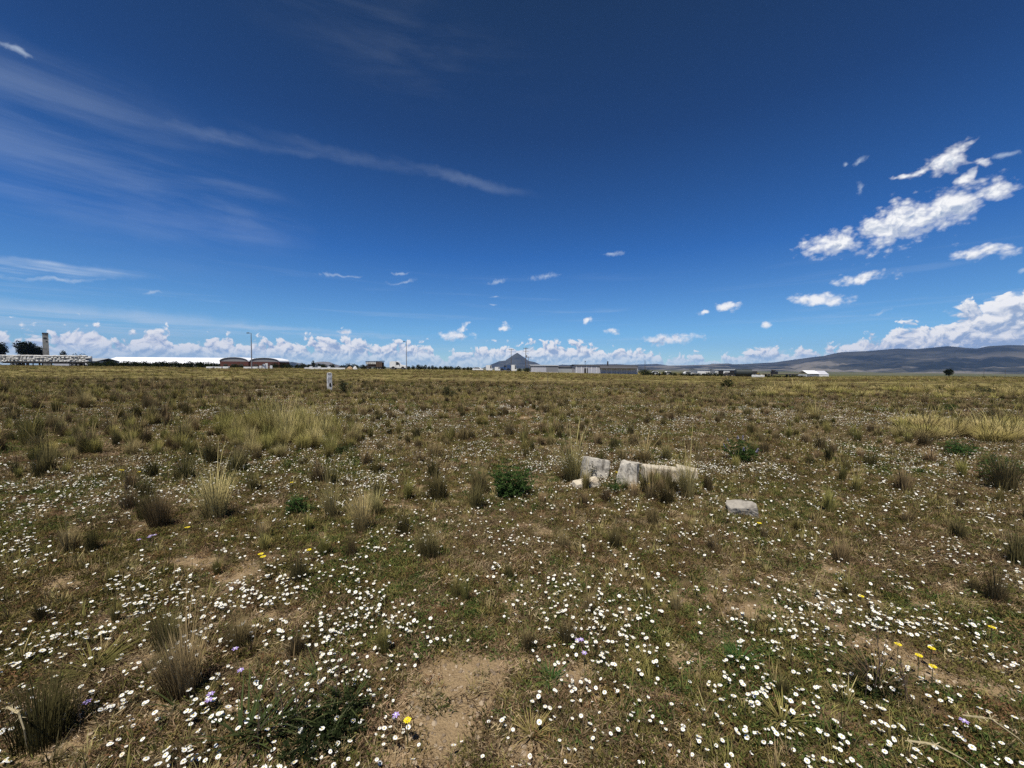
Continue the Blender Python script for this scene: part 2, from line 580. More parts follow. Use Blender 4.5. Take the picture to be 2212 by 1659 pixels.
def mat_ground():
    m = bpy.data.materials.new('field_soil')
    m.use_nodes = True
    T = NT(m.node_tree)
    geo = T.n('ShaderNodeNewGeometry')
    pos = geo.outputs['Position']
    bareA = T.n('ShaderNodeAttribute', attribute_name='bare').outputs['Fac']
    dist = T.vm('LENGTH', pos, out=1)
    f1 = T.noise(pos, 22, 8, 0.65)
    f2 = T.noise(pos, 2.3, 6, 0.6)
    f3 = T.noise(pos, 90, 4, 0.6)
    soil = T.mix(f1, (0.075, 0.050, 0.030), (0.26, 0.175, 0.10))  # brown soil; dark end also puts shade between plants into the colour
    soil = T.mix(T.step(f2, 0.45, 0.62), soil, T.mix(f1, (0.05, 0.046, 0.02), (0.11, 0.10, 0.04)))
    sand = T.mix(f1, (0.22, 0.150, 0.080), (0.43, 0.315, 0.180))
    sand = T.mix(T.step(f3, 0.56, 0.70), sand, (0.13, 0.085, 0.05))
    near = T.mix(bareA, soil, sand)
    # grassland seen at a distance: bands of straw, olive and brown
    str_ = T.mapping(pos, scl=(0.10, 0.28, 1))
    g1 = T.noise(str_, 1.0, 7, 0.65)
    g2 = T.noise(pos, 0.9, 6, 0.7)
    far = T.mix(T.step(g1, 0.36, 0.62), (0.07, 0.060, 0.026), (0.27, 0.225, 0.09))
    far = T.mix(T.step(g2, 0.52, 0.70), far, (0.085, 0.055, 0.035))
    c = T.mix(T.step(dist, 22, 60), near, far)
    # the plain beyond: long plots of crops and fallow
    pl = T.mapping(pos, scl=(0.0011, 0.0042, 1))
    pv = T.n('ShaderNodeTexVoronoi', feature='F1')
    T.put(pv.inputs['Vector'], pl)
    pv.inputs['Scale'].default_value = 1.6
    pcol = T.ramp(T.n_sep(pv.outputs['Color']), [(0.0, (0.06, 0.075, 0.03)), (0.35, (0.10, 0.11, 0.045)), (0.6, (0.20, 0.17, 0.10)), (0.8, (0.08, 0.09, 0.05)), (1.0, (0.27, 0.23, 0.15))])
    pcol = T.mix(T.step(T.noise(pos, 0.004, 8, 0.7), 0.35, 0.7), pcol, (0.07, 0.075, 0.045))
    c = T.mix(T.step(dist, 260, 420), c, pcol)
    b = T.n('ShaderNodeBsdfDiffuse')
    T.put(b.inputs[0], c)
    bp = T.n('ShaderNodeBump')
    bp.inputs['Strength'].default_value = 0.8
    bp.inputs['Distance'].default_value = 0.03
    T.put(bp.inputs['Height'], T.m('ADD', f1, T.m('MULTIPLY', f3, 0.7)))
    T.put(b.inputs['Normal'], bp.outputs[0])
    o = T.n('ShaderNodeOutputMaterial')
    T.put(o.inputs[0], b.outputs[0])
    return m


def _n_sep(s, colsock):
    nd = s.n('ShaderNodeSeparateColor')
    s.put(nd.inputs[0], colsock)
    return nd.outputs[0]


NT.n_sep = _n_sep

M = {}
M['ground'] = mat_ground()
M['herb'] = mat_veg('olive_herb', (0.060, 0.062, 0.018), (0.185, 0.175, 0.050), 0.03, 0.55, alt=(0.18, 0.115, 0.050))
M['herb_green'] = mat_veg('green_herb', (0.05, 0.075, 0.020), (0.135, 0.175, 0.050), 0.02, 0.35)
M['litter'] = mat_veg('dry_litter', (0.10, 0.064, 0.036), (0.27, 0.18, 0.10), 0.015, 0.6, alt=(0.44, 0.34, 0.20))
M['dry'] = mat_veg('dry_tussock_grass', (0.040, 0.026, 0.015), (0.37, 0.275, 0.135), 0.012, 0.35, 0.6, 0.08, alt=(0.115, 0.100, 0.040))  # brown base, darkened further to paint in shade at the tussock's core
M['gold'] = mat_veg('golden_grass', (0.11, 0.085, 0.036), (0.58, 0.48, 0.210), 0.012, 0.25, 0.6, 0.15)
M['olive_grass'] = mat_veg('olive_grass', (0.06, 0.052, 0.020), (0.40, 0.345, 0.115), 0.015, 0.3, 0.6, 0.15)
M['green_blade'] = mat_veg('green_blades', (0.035, 0.050, 0.018), (0.105, 0.125, 0.045), 0.012, 0.25)
M['bush'] = mat_veg('bush_leaves', (0.028, 0.058, 0.017), (0.090, 0.160, 0.044), 0.012, 0.15)
M['dull_bush'] = mat_veg('dull_bush_leaves', (0.040, 0.044, 0.022), (0.10, 0.105, 0.050), 0.012, 0.2)
M['hedge'] = mat_veg('hedge_leaves', (0.016, 0.022, 0.009), (0.038, 0.048, 0.018), 0.015, 0.25)
M['tree_leaf'] = mat_veg('tree_leaves', (0.010, 0.016, 0.008), (0.026, 0.034, 0.015), 0.012, 0.2)
M['bark'] = mat_plain('bark', (0.09, 0.065, 0.045), 0.9, 0.3, 8)
M['stem'] = mat_plain('plant_stem', (0.07, 0.075, 0.03), 0.8, 0.2, 20)
M['twig'] = mat_plain('dead_twig', (0.10, 0.07, 0.05), 0.9, 0.3, 20)
M['petal'] = mat_plain('white_petal', (0.80, 0.79, 0.74), 0.6, 0.05, 40)
M['petal_cream'] = mat_plain('cream_petal', (0.70, 0.64, 0.50), 0.6, 0.1, 40)
M['yolk'] = mat_plain('yellow_floret', (0.66, 0.52, 0.13), 0.7, 0.15, 200)
M['yellow'] = mat_plain('yellow_petal', (0.85, 0.68, 0.02), 0.6, 0.06, 60)
M['purple'] = mat_plain('lilac_petal', (0.44, 0.33, 0.66), 0.6, 0.12, 60)
M['spike'] = mat_plain('lupin_floret', (0.36, 0.33, 0.45), 0.6, 0.2, 60)
M['white_paint'] = mat_plain('white_paint', (0.78, 0.78, 0.77), 0.5, 0.05, 2.0, dirt=(0.45, 0.42, 0.37), dirt_amt=0.3)
M['white_roof'] = mat_plain('white_sheet_roof', (0.80, 0.81, 0.83), 0.5, 0.03, 0.3)
M['grey_roof'] = mat_plain('grey_sheet_roof', (0.34, 0.36, 0.38), 0.6, 0.15, 0.4, dirt=(0.2, 0.18, 0.16))
M['dark_roof'] = mat_plain('dark_roof', (0.075, 0.075, 0.08), 0.7, 0.2, 0.6)
M['pale_wall'] = mat_plain('pale_grey_wall', (0.46, 0.46, 0.50), 0.8, 0.1, 0.5, dirt=(0.28, 0.27, 0.27))
M['red_wall'] = mat_plain('red_brown_wall', (0.105, 0.036, 0.030), 0.85, 0.3, 0.6, dirt=(0.07, 0.05, 0.03), dirt_amt=0.8)
M['dark'] = mat_plain('dark_opening', (0.02, 0.02, 0.022), 0.9, 0.1)
M['concrete'] = mat_plain('weathered_concrete', (0.40, 0.39, 0.36), 0.9, 0.2, 5, 0.3, dirt=(0.12, 0.11, 0.10), dirt_amt=0.75, dirt_scale=0.8)
M['steel'] = mat_plain('galvanised_steel', (0.22, 0.22, 0.23), 0.5, 0.1, 4)
M['black'] = mat_plain('black_rubber', (0.025, 0.025, 0.025), 0.8, 0.1)
M['chassis'] = mat_plain('dark_chassis', (0.05, 0.045, 0.042), 0.7, 0.2)
M['blue'] = mat_plain('blue_truck_paint', (0.045, 0.085, 0.19), 0.4, 0.08)
M['glass'] = mat_plain('dark_window', (0.03, 0.035, 0.04), 0.15, 0.05)
M['timber'] = mat_plain('brown_planks', (0.10, 0.065, 0.045), 0.85, 0.3, 2.0)
M['tan'] = mat_plain('sandy_heap', (0.38, 0.26, 0.15), 0.95, 0.2, 1.5)
M['green_tank'] = mat_plain('dark_green_tank', (0.035, 0.042, 0.04), 0.5, 0.15, 1.0)
M['sack'] = mat_plain('white_sack', (0.62, 0.61, 0.58), 0.8, 0.2, 1.1, dirt=(0.16, 0.15, 0.14), dirt_amt=0.5, dirt_scale=1.0)
M['yellow_paint'] = mat_plain('ochre_paint', (0.30, 0.22, 0.06), 0.6, 0.2)
M['wood_pole'] = mat_plain('wood_pole', (0.11, 0.09, 0.075), 0.85, 0.2, 3)

# ------------------------------------------------------------------ ground sheet
def build_ground():
    a_front = np.radians(np.linspace(-66, 66, 560))
    a_back = np.radians(np.linspace(66, 294, 58)[1:-1])
    ang = np.concatenate([a_front, a_back])
    rad = np.concatenate([[0.25], np.geomspace(0.4, 10500, 400)])
    na, nr = len(ang), len(rad)
    A, Rr = np.meshgrid(ang, rad)
    x, y = np.sin(A) * Rr, np.cos(A) * Rr
    z = ground_z(x, y)
    vs = np.stack([x, y, z], -1).reshape(-1, 3)
    vs = np.vstack([vs, [[0, 0, float(ground_z(0.0, 0.001))]]])
    i, j = np.meshgrid(np.arange(nr - 1), np.arange(na), indexing='ij')
    j2 = (j + 1) % na
    q = np.stack([i * na + j, (i + 1) * na + j, (i + 1) * na + j2, i * na + j2], -1).reshape(-1, 4)
    me = bpy.data.meshes.new('ground')
    nq = len(q)
    c = len(vs) - 1
    fan = np.array([[c, k, (k + 1) % na] for k in range(na)])
    me.vertices.add(len(vs))
    me.vertices.foreach_set('co', vs.astype(np.float32).ravel())
    loops = np.concatenate([q[:, ::-1].ravel(), fan[:, ::-1].ravel()])
    me.loops.add(len(loops))
    me.loops.foreach_set('vertex_index', loops.astype(np.int32))
    starts = np.concatenate([np.arange(nq) * 4, nq * 4 + np.arange(na) * 3])
    me.polygons.add(nq + na)
    me.polygons.foreach_set('loop_start', starts.astype(np.int32))
    me.polygons.foreach_set('use_smooth', np.ones(nq + na, bool))
    me.update(calc_edges=True)
    me.validate()
    near = np.hypot(vs[:, 0], vs[:, 1]) < 60
    bv = np.zeros(len(vs))
    bv[near] = bare(vs[near, 0], vs[near, 1])
    at_ = me.attributes.new('bare', 'FLOAT', 'POINT')
    at_.data.foreach_set('value', bv.astype(np.float32))
    me.materials.append(M['ground'])
    tag(link('ground', me), kind='structure')


build_ground()


# ------------------------------------------------------------------ mountains
def mat_mountain(name, lo, hi, pale):
    m = bpy.data.materials.new(name)
    m.use_nodes = True
    T = NT(m.node_tree)
    pos = T.n('ShaderNodeNewGeometry').outputs['Position']
    n = T.noise(T.mapping(pos, scl=(1, 1, 3)), 0.0016, 9, 0.65)
    c = T.mix(T.step(n, 0.38, 0.62), lo, hi)
    sepn = T.n('ShaderNodeSeparateXYZ')
    T.put(sepn.inputs[0], pos)
    n2 = T.noise(T.mapping(pos, scl=(1, 1, 4)), 0.0011, 8, 0.6)
    f = T.m('MULTIPLY', T.step(n2, 0.51, 0.60), T.step(sepn.outputs[2], 260, 60))
    c = T.mix(f, c, pale)
    b = T.n('ShaderNodeBsdfDiffuse')
    T.put(b.inputs[0], c)
    o = T.n('ShaderNodeOutputMaterial')
    T.put(o.inputs[0], b.outputs[0])
    return m


def mountain(name, prof, dist, foot, mat, rough=0.10, seed=0, nx=260, ny=46, back=1800, base=-16):
    """a relief whose skyline follows prof (picture points) at the given distance"""
    az = np.array([math.radians(azel(x, y)[0]) for x, y in prof])
    hh = np.array([CAM_Z + dist * math.tan(math.radians(azel(x, y)[1])) for x, y in prof])
    A = np.linspace(az[0], az[-1], nx)
    H = np.interp(A, az, hh)
    rr = np.concatenate([np.linspace(dist - foot, dist, ny), np.linspace(dist, dist + back, 10)[1:]])
    AA, RR = np.meshgrid(A, rr)
    HH = np.broadcast_to(H, AA.shape)
    t = np.where(RR <= dist, (RR - (dist - foot)) / foot, 1 - (RR - dist) / back * 0.9)
    t = np.clip(t, 0, 1)
    x, y = np.sin(AA) * RR, np.cos(AA) * RR
    k = 1.0 / (foot * 0.16)
    n = fbm(x * k, y * k, seed, 5)
    gul = np.abs(fbm(AA * dist * k * 2.2, RR * k * 0.35, seed + 5, 4) - 0.5) * 2
    sh = t ** 1.35
    z = base + (HH - base) * sh + (HH - base).clip(0) * np.sin(np.pi * np.clip(t, 0, 1)) * (rough * 2.2 * (n - 0.55) - rough * 1.6 * gul)
    z = np.maximum(z, base - 1)
    vs = np.stack([x, y, z], -1).reshape(-1, 3)
    nr = len(rr)
    f = [(i * nx + j, i * nx + j + 1, (i + 1) * nx + j + 1, (i + 1) * nx + j) for i in range(nr - 1) for j in range(nx - 1)]
    me = bpy.data.meshes.new(name)
    me.from_pydata(vs.tolist(), [], f)
    me.polygons.foreach_set('use_smooth', [True] * len(f))
    me.materials.append(mat)
    return tag(link(name, me), kind='structure')


mm = mat_mountain('wooded_slope', (0.014, 0.020, 0.020), (0.058, 0.060, 0.050), (0.17, 0.155, 0.13))
mountain('mountain', [(1020, 797), (1042, 795), (1063, 786.5), (1079, 780), (1091.5, 778.8), (1101, 772.3), (1110, 766.3), (1117, 761.8), (1123, 765.6), (1131.5, 771.5),
                      (1141.5, 779.3), (1156.5, 782.4), (1166.5, 787.4), (1175, 791.5), (1190, 797)], 7200, 800, mm, 0.05, 3, 160, 40, 800)
mountain('hills', [(1330, 793), (1360, 791), (1420, 790), (1480, 789), (1530, 787.5), (1538, 785.6), (1556, 785.6), (1575, 785.0), (1583, 787), (1604, 786.5), (1640, 784.5),
                   (1662, 783.3), (1672, 783), (1695, 779.6), (1751, 772), (1781, 768.6), (1800, 764), (1817, 760.7), (1874, 758.3), (1940, 752.7), (1976, 754.2),
                   (2013, 751), (2047, 747.6), (2070, 749.5), (2086, 751.4), (2111, 752.9), (2135, 747.8), (2180, 745.3), (2212, 746), (2300, 742),
                   (2500, 738), (2700, 760), (3100, 800)], 7800, 3600, mm, 0.15, 11, 420, 70)
mountain('hills', [(1150, 795), (1180, 791), (1215, 787.5), (1245, 789), (1290, 787), (1330, 786.5), (1360, 788), (1390, 787), (1420, 786), (1440, 789), (1470, 793)],
         9200, 900, mm, 0.06, 17, 120, 20, 900)
mountain('hills', [(590, 790), (612, 786), (630, 781.5), (645, 784), (664, 788), (676, 786), (684, 782), (700, 781), (712, 782), (724, 787), (745, 792)],
         6500, 700, mm, 0.06, 23, 90, 20, 700)

# ------------------------------------------------------------------ haze
hz = MB()
hz.box(-11500, 11500, -11500, 11500, -20, 760)
hm = bpy.data.materials.new('haze')
hm.use_nodes = True
HT = NT(hm.node_tree)
pv = HT.n('ShaderNodeVolumePrincipled')
pv.inputs['Color'].default_value = (0.30, 0.50, 1.0, 1)
pv.inputs['Density'].default_value = 3.8e-5
pv.inputs['Anisotropy'].default_value = 0.0
ho = HT.n('ShaderNodeOutputMaterial')
HT.put(ho.inputs['Volume'], pv.outputs[0])
tag(link('haze', hz.mesh('haze', hm)), kind='stuff')

# ==================================================================== far side of the field
PXW = lambda px, d: px * d / F                # picture widths at a depth, in metres


def crown_mesh(name, blobs, n, leaf, mat, seed=0):
    """foliage: leaf clumps spread through the volume of a few lobes, thinner towards the rim"""
    rg = random.Random(seed)
    mb = MB()
    tot = sum(b[3] * b[4] * b[5] for b in blobs)
    for bx, by, bz, rx, ry, rz in blobs:
        for _ in range(int(n * rx * ry * rz / tot)):
            while True:
                q = Vector((rg.uniform(-1, 1), rg.uniform(-1, 1), rg.uniform(-1, 1)))
                if 0.25 < q.length < 1:
                    break
            k = 0.9 + 0.22 * math.sin(q.x * 6 + bx) * math.cos(q.y * 5 + q.z * 7)
            p = (bx + q.x * rx * k, by + q.y * ry * k, bz + q.z * rz * k)
            d = (q.normalized() + Vector((rg.gauss(0, .7), rg.gauss(0, .7), rg.gauss(0, .7))))
            mb.leaf(p, d, leaf * rg.uniform(.5, 1), leaf * rg.uniform(.8, 1.5), 0, rg.random())
    return mb.mesh(name, mat)


def make_tree(label, loc, w, h, n=2600, seed=1, leaf=0.5, mat='tree_leaf', group=None, low=0.12):
    t = thing('tree', label, 'tree', loc, random.Random(seed).uniform(0, 6), group)
    rg = random.Random(seed)
    tk = MB()
    tk.tube([(0, 0, -.3), (.1, 0, h * .25), (-.1, .1, h * .5), (0, 0, h * .8)], [w * .05, w * .04, w * .025, .05], 8)
    for k in range(5):
        a = rg.uniform(0, 6.28)
        z0 = h * rg.uniform(.2, .5)
        tk.tube([(0, 0, z0), (math.cos(a) * w * .18, math.sin(a) * w * .18, z0 + h * .15), (math.cos(a) * w * .33, math.sin(a) * w * .33, z0 + h * .3)],
                [w * .02, w * .014, .03], 6)
    part('trunk', tk, M['bark'], t)
    blobs = []
    for k in range(9):
        a, rr = rg.uniform(0, 6.28), rg.uniform(0.05, .30) * w
        s = rg.uniform(.17, .30)
        blobs.append((math.cos(a) * rr, math.sin(a) * rr, h * rg.uniform(low + s, .92 - s * .6), w * s, w * s, h * s * .75))
    blobs.append((0, 0, h * .5, w * .3, w * .3, h * .40))
    link('crown', crown_mesh('crown', blobs, n, leaf, M[mat], seed), t)
    return t


def make_shrub(label, loc, w, h, seed, n=420, leaf=.22, mat='hedge', group=None):
    t = thing('shrub', label, 'shrub', loc, 0, group)
    rg = random.Random(seed)
    bl = [(rg.uniform(-.25, .25) * w, rg.uniform(-.25, .25) * w, h * rg.uniform(.3, .62), w * rg.uniform(.22, .34), w * rg.uniform(.22, .34), h * rg.uniform(.25, .38)) for _ in range(6)]
    bl.append((0, 0, h * .35, w * .42, w * .42, h * .36))
    link('foliage', crown_mesh('foliage', bl, n, leaf, M[mat], seed), t)
    st = MB()
    for k in range(4):
        a = rg.uniform(0, 6.28)
        st.tube([(0, 0, -.1), (math.cos(a) * w * .12, math.sin(a) * w * .12, h * .3), (math.cos(a) * w * .25, math.sin(a) * w * .25, h * .6)], [.05, .04, .02], 5)
    part('stem', st, M['bark'], t)
    return t


# --- trees at the far left, and the lone one on the plain
make_tree('broad dark evergreen tree behind the trailer, next to the tower', at(60, 205), 11.5, 14.4, 4600, 1, .6)
make_tree('dark rounded tree between the broad evergreen and the tower', at(86, 214), 7.0, 11.6, 2000, 2, .6)
make_tree('dark tall tree cut off by the picture edge behind the trailer', at(-2, 200), 7.5, 13.6, 2600, 3, .6)
make_tree('small dark treetop showing over the grey roof beyond the tower', at(139, 300), 5.5, 13.5, 900, 4, .6)
make_tree('low flat treetop showing over the roof line past the tower', at(172, 310), 9, 11.5, 900, 5, .6)
make_tree('lone dark round tree on the open edge of the plain', at(2050, 140), 3.5, 3.3, 1700, 6, .22, low=.02)
make_tree('small pointed dark tree rising above the shrubs by the sandy heap', at(677, 196), 2.6, 4.6, 500, 7, .3)

# --- hedges: each shrub stands alone, copied from four plants
protos = [make_shrub('', (0, 0, -50), 2.6, 1.9, s, 460, .24) for s in (11, 12, 13, 14)]
used = [False] * 4


def shrub_at(px, depth, w, h, label, group):
    k = random.randrange(4)
    x, y, z = at(px, depth)
    if not used[k]:
        used[k] = True
        o = protos[k]
        o.location, o.rotation_euler, o.scale = (x, y, z - .1), (0, 0, random.uniform(0, 6.28)), (w / 2.6, w / 2.6, h / 1.9)
        tag(o, label, None, group)
    else:
        copy_thing(protos[k], (x, y, z - .1), random.uniform(0, 6.28), (w / 2.6, w / 2.6, h / 1.9), label, group)


for i in range(32):
    shrub_at(200 + i * 8.6 + random.uniform(-2, 2), random.uniform(124, 136), random.uniform(2.2, 3.0), random.uniform(1.9, 2.6),
             'dark green shrub in the hedge below the long white roof', 'shrubs hedging the long white roof')
for i in range(15):
    shrub_at(470 + i * 8.8 + random.uniform(-3, 3), random.uniform(140, 168), random.uniform(2.0, 3.0), random.uniform(1.0, 1.9),
             'low dark shrub growing along the foot of the arched red sheds', 'shrubs at the foot of the red sheds')
for i in range(16):
    shrub_at(596 + i * 15.5 + random.uniform(-4, 4), random.uniform(178, 200), random.uniform(3.4, 4.6), random.uniform(2.4, 3.4),
             'dark shrub in the line between the red sheds and the white lorry', 'shrubs between the red sheds and the white lorry')
for i in range(19):
    shrub_at(884 + i * 8.4 + random.uniform(-1.5, 1.5), random.uniform(180, 190), random.uniform(1.9, 2.8), random.uniform(2.2, 3.1) * (1 - i * .014),
             'small round dark bush in the clipped row past the lamp post', 'row of round bushes on the skyline')
for i in range(15):
    shrub_at(1388 + i * 12 + random.uniform(-3, 3), random.uniform(128, 140), random.uniform(2.0, 2.8), random.uniform(1.1, 1.7),
             'low dark shrub along the field edge beyond the grey sheds', 'low shrubs past the grey sheds')
for i in range(8):
    shrub_at(1655 + i * 11, random.uniform(118, 126), random.uniform(2, 2.6), random.uniform(.7, 1.0),
             'low dark shrub along the field edge beside the green tank', 'low shrubs beside the green tank')
for i in range(12):
    shrub_at(2068 + i * 14, random.uniform(150, 156), random.uniform(2.4, 3.2), random.uniform(.55, .8),
             'low dark shrub in the strip beside the lone round tree', 'low shrubs beside the lone tree')
make_shrub('round dark bush standing before the poles and the first pale shed', at(1138.5, 150), PXW(21, 150), 2.1, 21, 900, .2)
make_shrub('smaller dark bush beside the round one under the poles', at(1121, 152), PXW(14, 152), 1.7, 22, 500, .2)
make_shrub('broad dark bush against the end of the big pale shed', at(1391, 140), PXW(30, 140), 2.5, 23, 900, .22)
make_shrub('dark bush next to the broad one past the pale shed', at(1412, 146), PXW(18, 146), 2.0, 24, 500, .22)


# --- trailer loaded with white sacks
def wheel(parent, x, y, r, w=0.3):
    wb = MB()
    wb.tube([(x, y - w / 2, r), (x, y + w / 2, r)], [r, r], 14)
    o = part('wheel', wb, M['black'], parent)
    hb = MB()
    hb.tube([(x, y - w / 2 - .02, r), (x, y - w / 2 + .02, r)], [r * .45, r * .4], 10)
    part('hub', hb, M['steel'], o)


d = 133
x0, y0, z0 = at(10, d)
x1 = at(206, d)[0]
z0 = float(ground_z((x0 + x1) / 2, d))
tr = thing('flatbed_trailer', 'long dark flatbed trailer carrying white sacks in front of the tower', 'trailer', ((x0 + x1) / 2, y0, z0 + .1))
L = (x1 - x0) / 2
b = MB()
b.box(-L, L, -1.2, 1.2, 1.15, 1.4)
b.box(-L, L, -.5, -.3, .85, 1.146)
b.box(-L, L, .3, .5, .85, 1.146)
part('deck', b, M['chassis'], tr)
b = MB()
b.box(-L, -L + .16, -1.25, 1.25, 1.403, 3.75)
b.box(-L, -L + 2.2, -1.27, -1.253, 3.5, 3.75)
b.box(-L, -L + 2.2, -1.27, -1.253, 1.403, 1.55)
part('headboard', b, M['white_paint'], tr)
for wx in (-L + 4.0, -L + 5.3, L - 7.2, L - 5.9, L - 4.6):
    for wy in (-1.0, 1.0):
        wheel(tr, wx, wy, .5)
b = MB()
b.box(L - 2.0, L - .2, -1.3, -1.26, .5, 1.1)
part('mud_flap', b, M['white_paint'], tr)
for k in range(4):
    b = MB()
    b.box(-L + 7.5 + k * 3.2, -L + 7.7 + k * 3.2, -.8, -.6, 0, 1.146)
    part('support_leg', b, M['chassis'], tr)
rg = random.Random(4)
sb = MB()
nrow = 4
for row in range(nrow):
    xx = -L + .5 + (row % 2) * .4
    while xx < L - 2.2:
        w, h, dy = rg.uniform(.9, 1.5), rg.uniform(.5, .68), rg.uniform(-.16, .16)
        zb = 1.40 + row * .57
        vs, fs = [], []
        for a in range(7):
            q = a / 6
            e = math.sin(math.pi * (q * .86 + .07)) ** .5
            for c in range(8):
                t = c / 8 * 6.2832
                cy, cz = math.cos(t), math.sin(t)
                cy = math.copysign(abs(cy) ** .6, cy) * .75 * e
                cz = math.copysign(abs(cz) ** .6, cz) * h * .52 * e
                vs.append((xx + q * w, -.62 + dy + cy, zb + h * .5 + cz + .03 * math.sin(q * 9 + row)))
        for a in range(6):
            for c in range(8):
                fs.append((a * 8 + c, a * 8 + (c + 1) % 8, (a + 1) * 8 + (c + 1) % 8, (a + 1) * 8 + c))
        fs += [tuple(range(8))[::-1], tuple(range(48, 56))]
        sb.add(vs, fs)
        xx += w * rg.uniform(.98, 1.12)
sb.box(-L + .4, L - 2.1, -.02, 1.1, 1.404, 3.5)
sl = link('sack_load', sb.mesh('sack_load', M['sack'], True), None, tr.location)
tag(sl, 'grubby white sacks piled along the flatbed trailer', 'sacks', kind='stuff')

# --- ruined tower
d = 190
x, y, z = at(101, d)
tw = thing('tower', 'weathered concrete tower with dark openings behind the trailer', 'tower', (x, y, z), R(50))
b = MB()
hw, ht = 1.02, 16.4


def ring(h, w):
    return [(-w, -w, h), (w, -w, h), (w, w, h), (-w, w, h)]


lv = [(-.5, hw * 1.55), (2.5, hw * 1.42), (4.2, hw * 1.08), (6, hw * 1.0), (ht - 3.0, hw * .94), (ht - .6, hw * .94)]
for (h0, w0), (h1, w1) in zip(lv[:-1], lv[1:]):
    b.add(ring(h0, w0) + ring(h1, w1), [(0, 1, 5, 4), (1, 2, 6, 5), (2, 3, 7, 6), (3, 0, 4, 7)])
b.add(ring(ht - .6, hw * .94), [(0, 1, 2, 3)])
part('shaft', b, M['concrete'], tw)
b = MB()
b.box(-hw * 1.02, hw * 1.02, -hw * 1.02, hw * 1.02, ht - .597, ht)
part('cap', b, M['dark_roof'], tw)
for (ox, oz, ww, hh) in ((-.1, ht - 2.6, 1.9, .55), (.35, ht - 4.3, .9, .5), (-.2, 5.4, 1.8, 1.1), (.1, 2.6, 2.2, 1.2)):
    b = MB()
    b.box(ox - ww * .28, ox + ww * .28, -hw * (1.0 if oz > 4.5 else 1.44), -hw * .8, oz - hh / 2, oz + hh / 2)
    part('opening', b, M['dark'], tw)


# --- long low buildings
def shed(label, px0, px1, depth, wall_h, roof_h, roof_dep, roof_mat, wall_mat, slope_in=0.0, rot=0.0, overhang=.3, cat='shed', dz=0.0):
    x0, x1 = at(px0, depth)[0], at(px1, depth)[0]
    cx = (x0 + x1) / 2
    z = float(ground_z(cx, depth)) + dz
    t = thing('shed', label, cat, (cx, depth, z), rot)
    l = (x1 - x0) / 2
    b = MB()
    b.box(-l, l, 0, roof_dep, -.8, wall_h)
    part('wall', b, M[wall_mat], t)
    b = MB()
    o = overhang
    b.prism([(-o, wall_h + .003), (roof_dep * .5, wall_h + roof_h - .12), (roof_dep + o, wall_h + .003), (roof_dep + o, wall_h + .12), (roof_dep * .5, wall_h + roof_h), (-o, wall_h + .12)],
            -l - o + slope_in * 0, l + o)
    part('roof', b, M[roof_mat], t)
    return t, l


t, l = shed('very long low building with a gleaming white sheet roof behind the hedge', 211, 474, 262, 2.3, 4.6, 26, 'white_roof', 'pale_wall')
for k in range(3):
    b = MB()
    xx = -l + 4 + k * 26
    b.tube([(xx, 4, 3.0), (xx, 4, 5.2)], [.12, .12], 6)
    part('vent', b, M['steel'], t)
t, l = shed('grey roofed shed between the tower and the long white roof', 116, 209, 240, 3.4, 2.0, 14, 'grey_roof', 'pale_wall')

# --- two arched sheds with red walls
for (pa, pb, rise, lab) in ((475, 537, 2.1, 'arched grey shed over a red wall, beside the long white roof'),
                            (540, 604, 2.0, 'arched grey shed over a red wall, behind the street lamp')):
    d = 200
    xa, xb = at(pa, d)[0], at(pb, d)[0]
    cx, l = (xa + xb) / 2, (xb - xa) / 2
    z = float(ground_z(cx, d))
    t = thing('arched_shed', lab, 'shed', (cx, d, z), 0.0)
    wh = 3.4
    b = MB()
    b.box(-l, l, 0, .3, -.5, wh)
    b.box(-l, -l + .3, .302, 9, -.5, wh - .01)
    b.box(l - .3, l, .302, 9, -.5, wh - .01)
    part('wall', b, M['red_wall'], t)
    prof = [(l * math.cos(a), wh + .004 + rise * math.sin(a) ** .9) for a in np.linspace(0, math.pi, 25)]
    b = MB()
    b.prism(prof, .05, .25, 0, 'y')
    part('gable', b, M['steel'], t)
    b = MB()
    out = [(1.01 * l * math.cos(a), wh + .02 + (rise + .12) * math.sin(a) ** .9) for a in np.linspace(0, math.pi, 25)]
    inn = [(l * 1.0 * math.cos(a), wh + .02 + (rise + .02) * math.sin(a) ** .9) for a in np.linspace(0, math.pi, 25)]
    vs = [(a, -.35, c) for a, c in out] + [(a, 9, c) for a, c in out] + [(a, -.35, c) for a, c in inn] + [(a, 9, c) for a, c in inn]
    fs = []
    for i in range(24):
        fs += [(i, i + 1, 26 + i, 25 + i), (50 + i, 75 + i, 76 + i, 51 + i), (i, 50 + i, 51 + i, i + 1), (25 + i, 26 + i, 76 + i, 75 + i)]
    b.add(vs, fs)
    part('roof', b, M['white_roof'], t)
    for k in range(3):
        b = MB()
        xx = -l * .6 + k * l * .55
        b.box(xx - 1.0, xx + 1.0, -.06, -.003, 0, 2.1)
        part('door', b, M['chassis'], t)

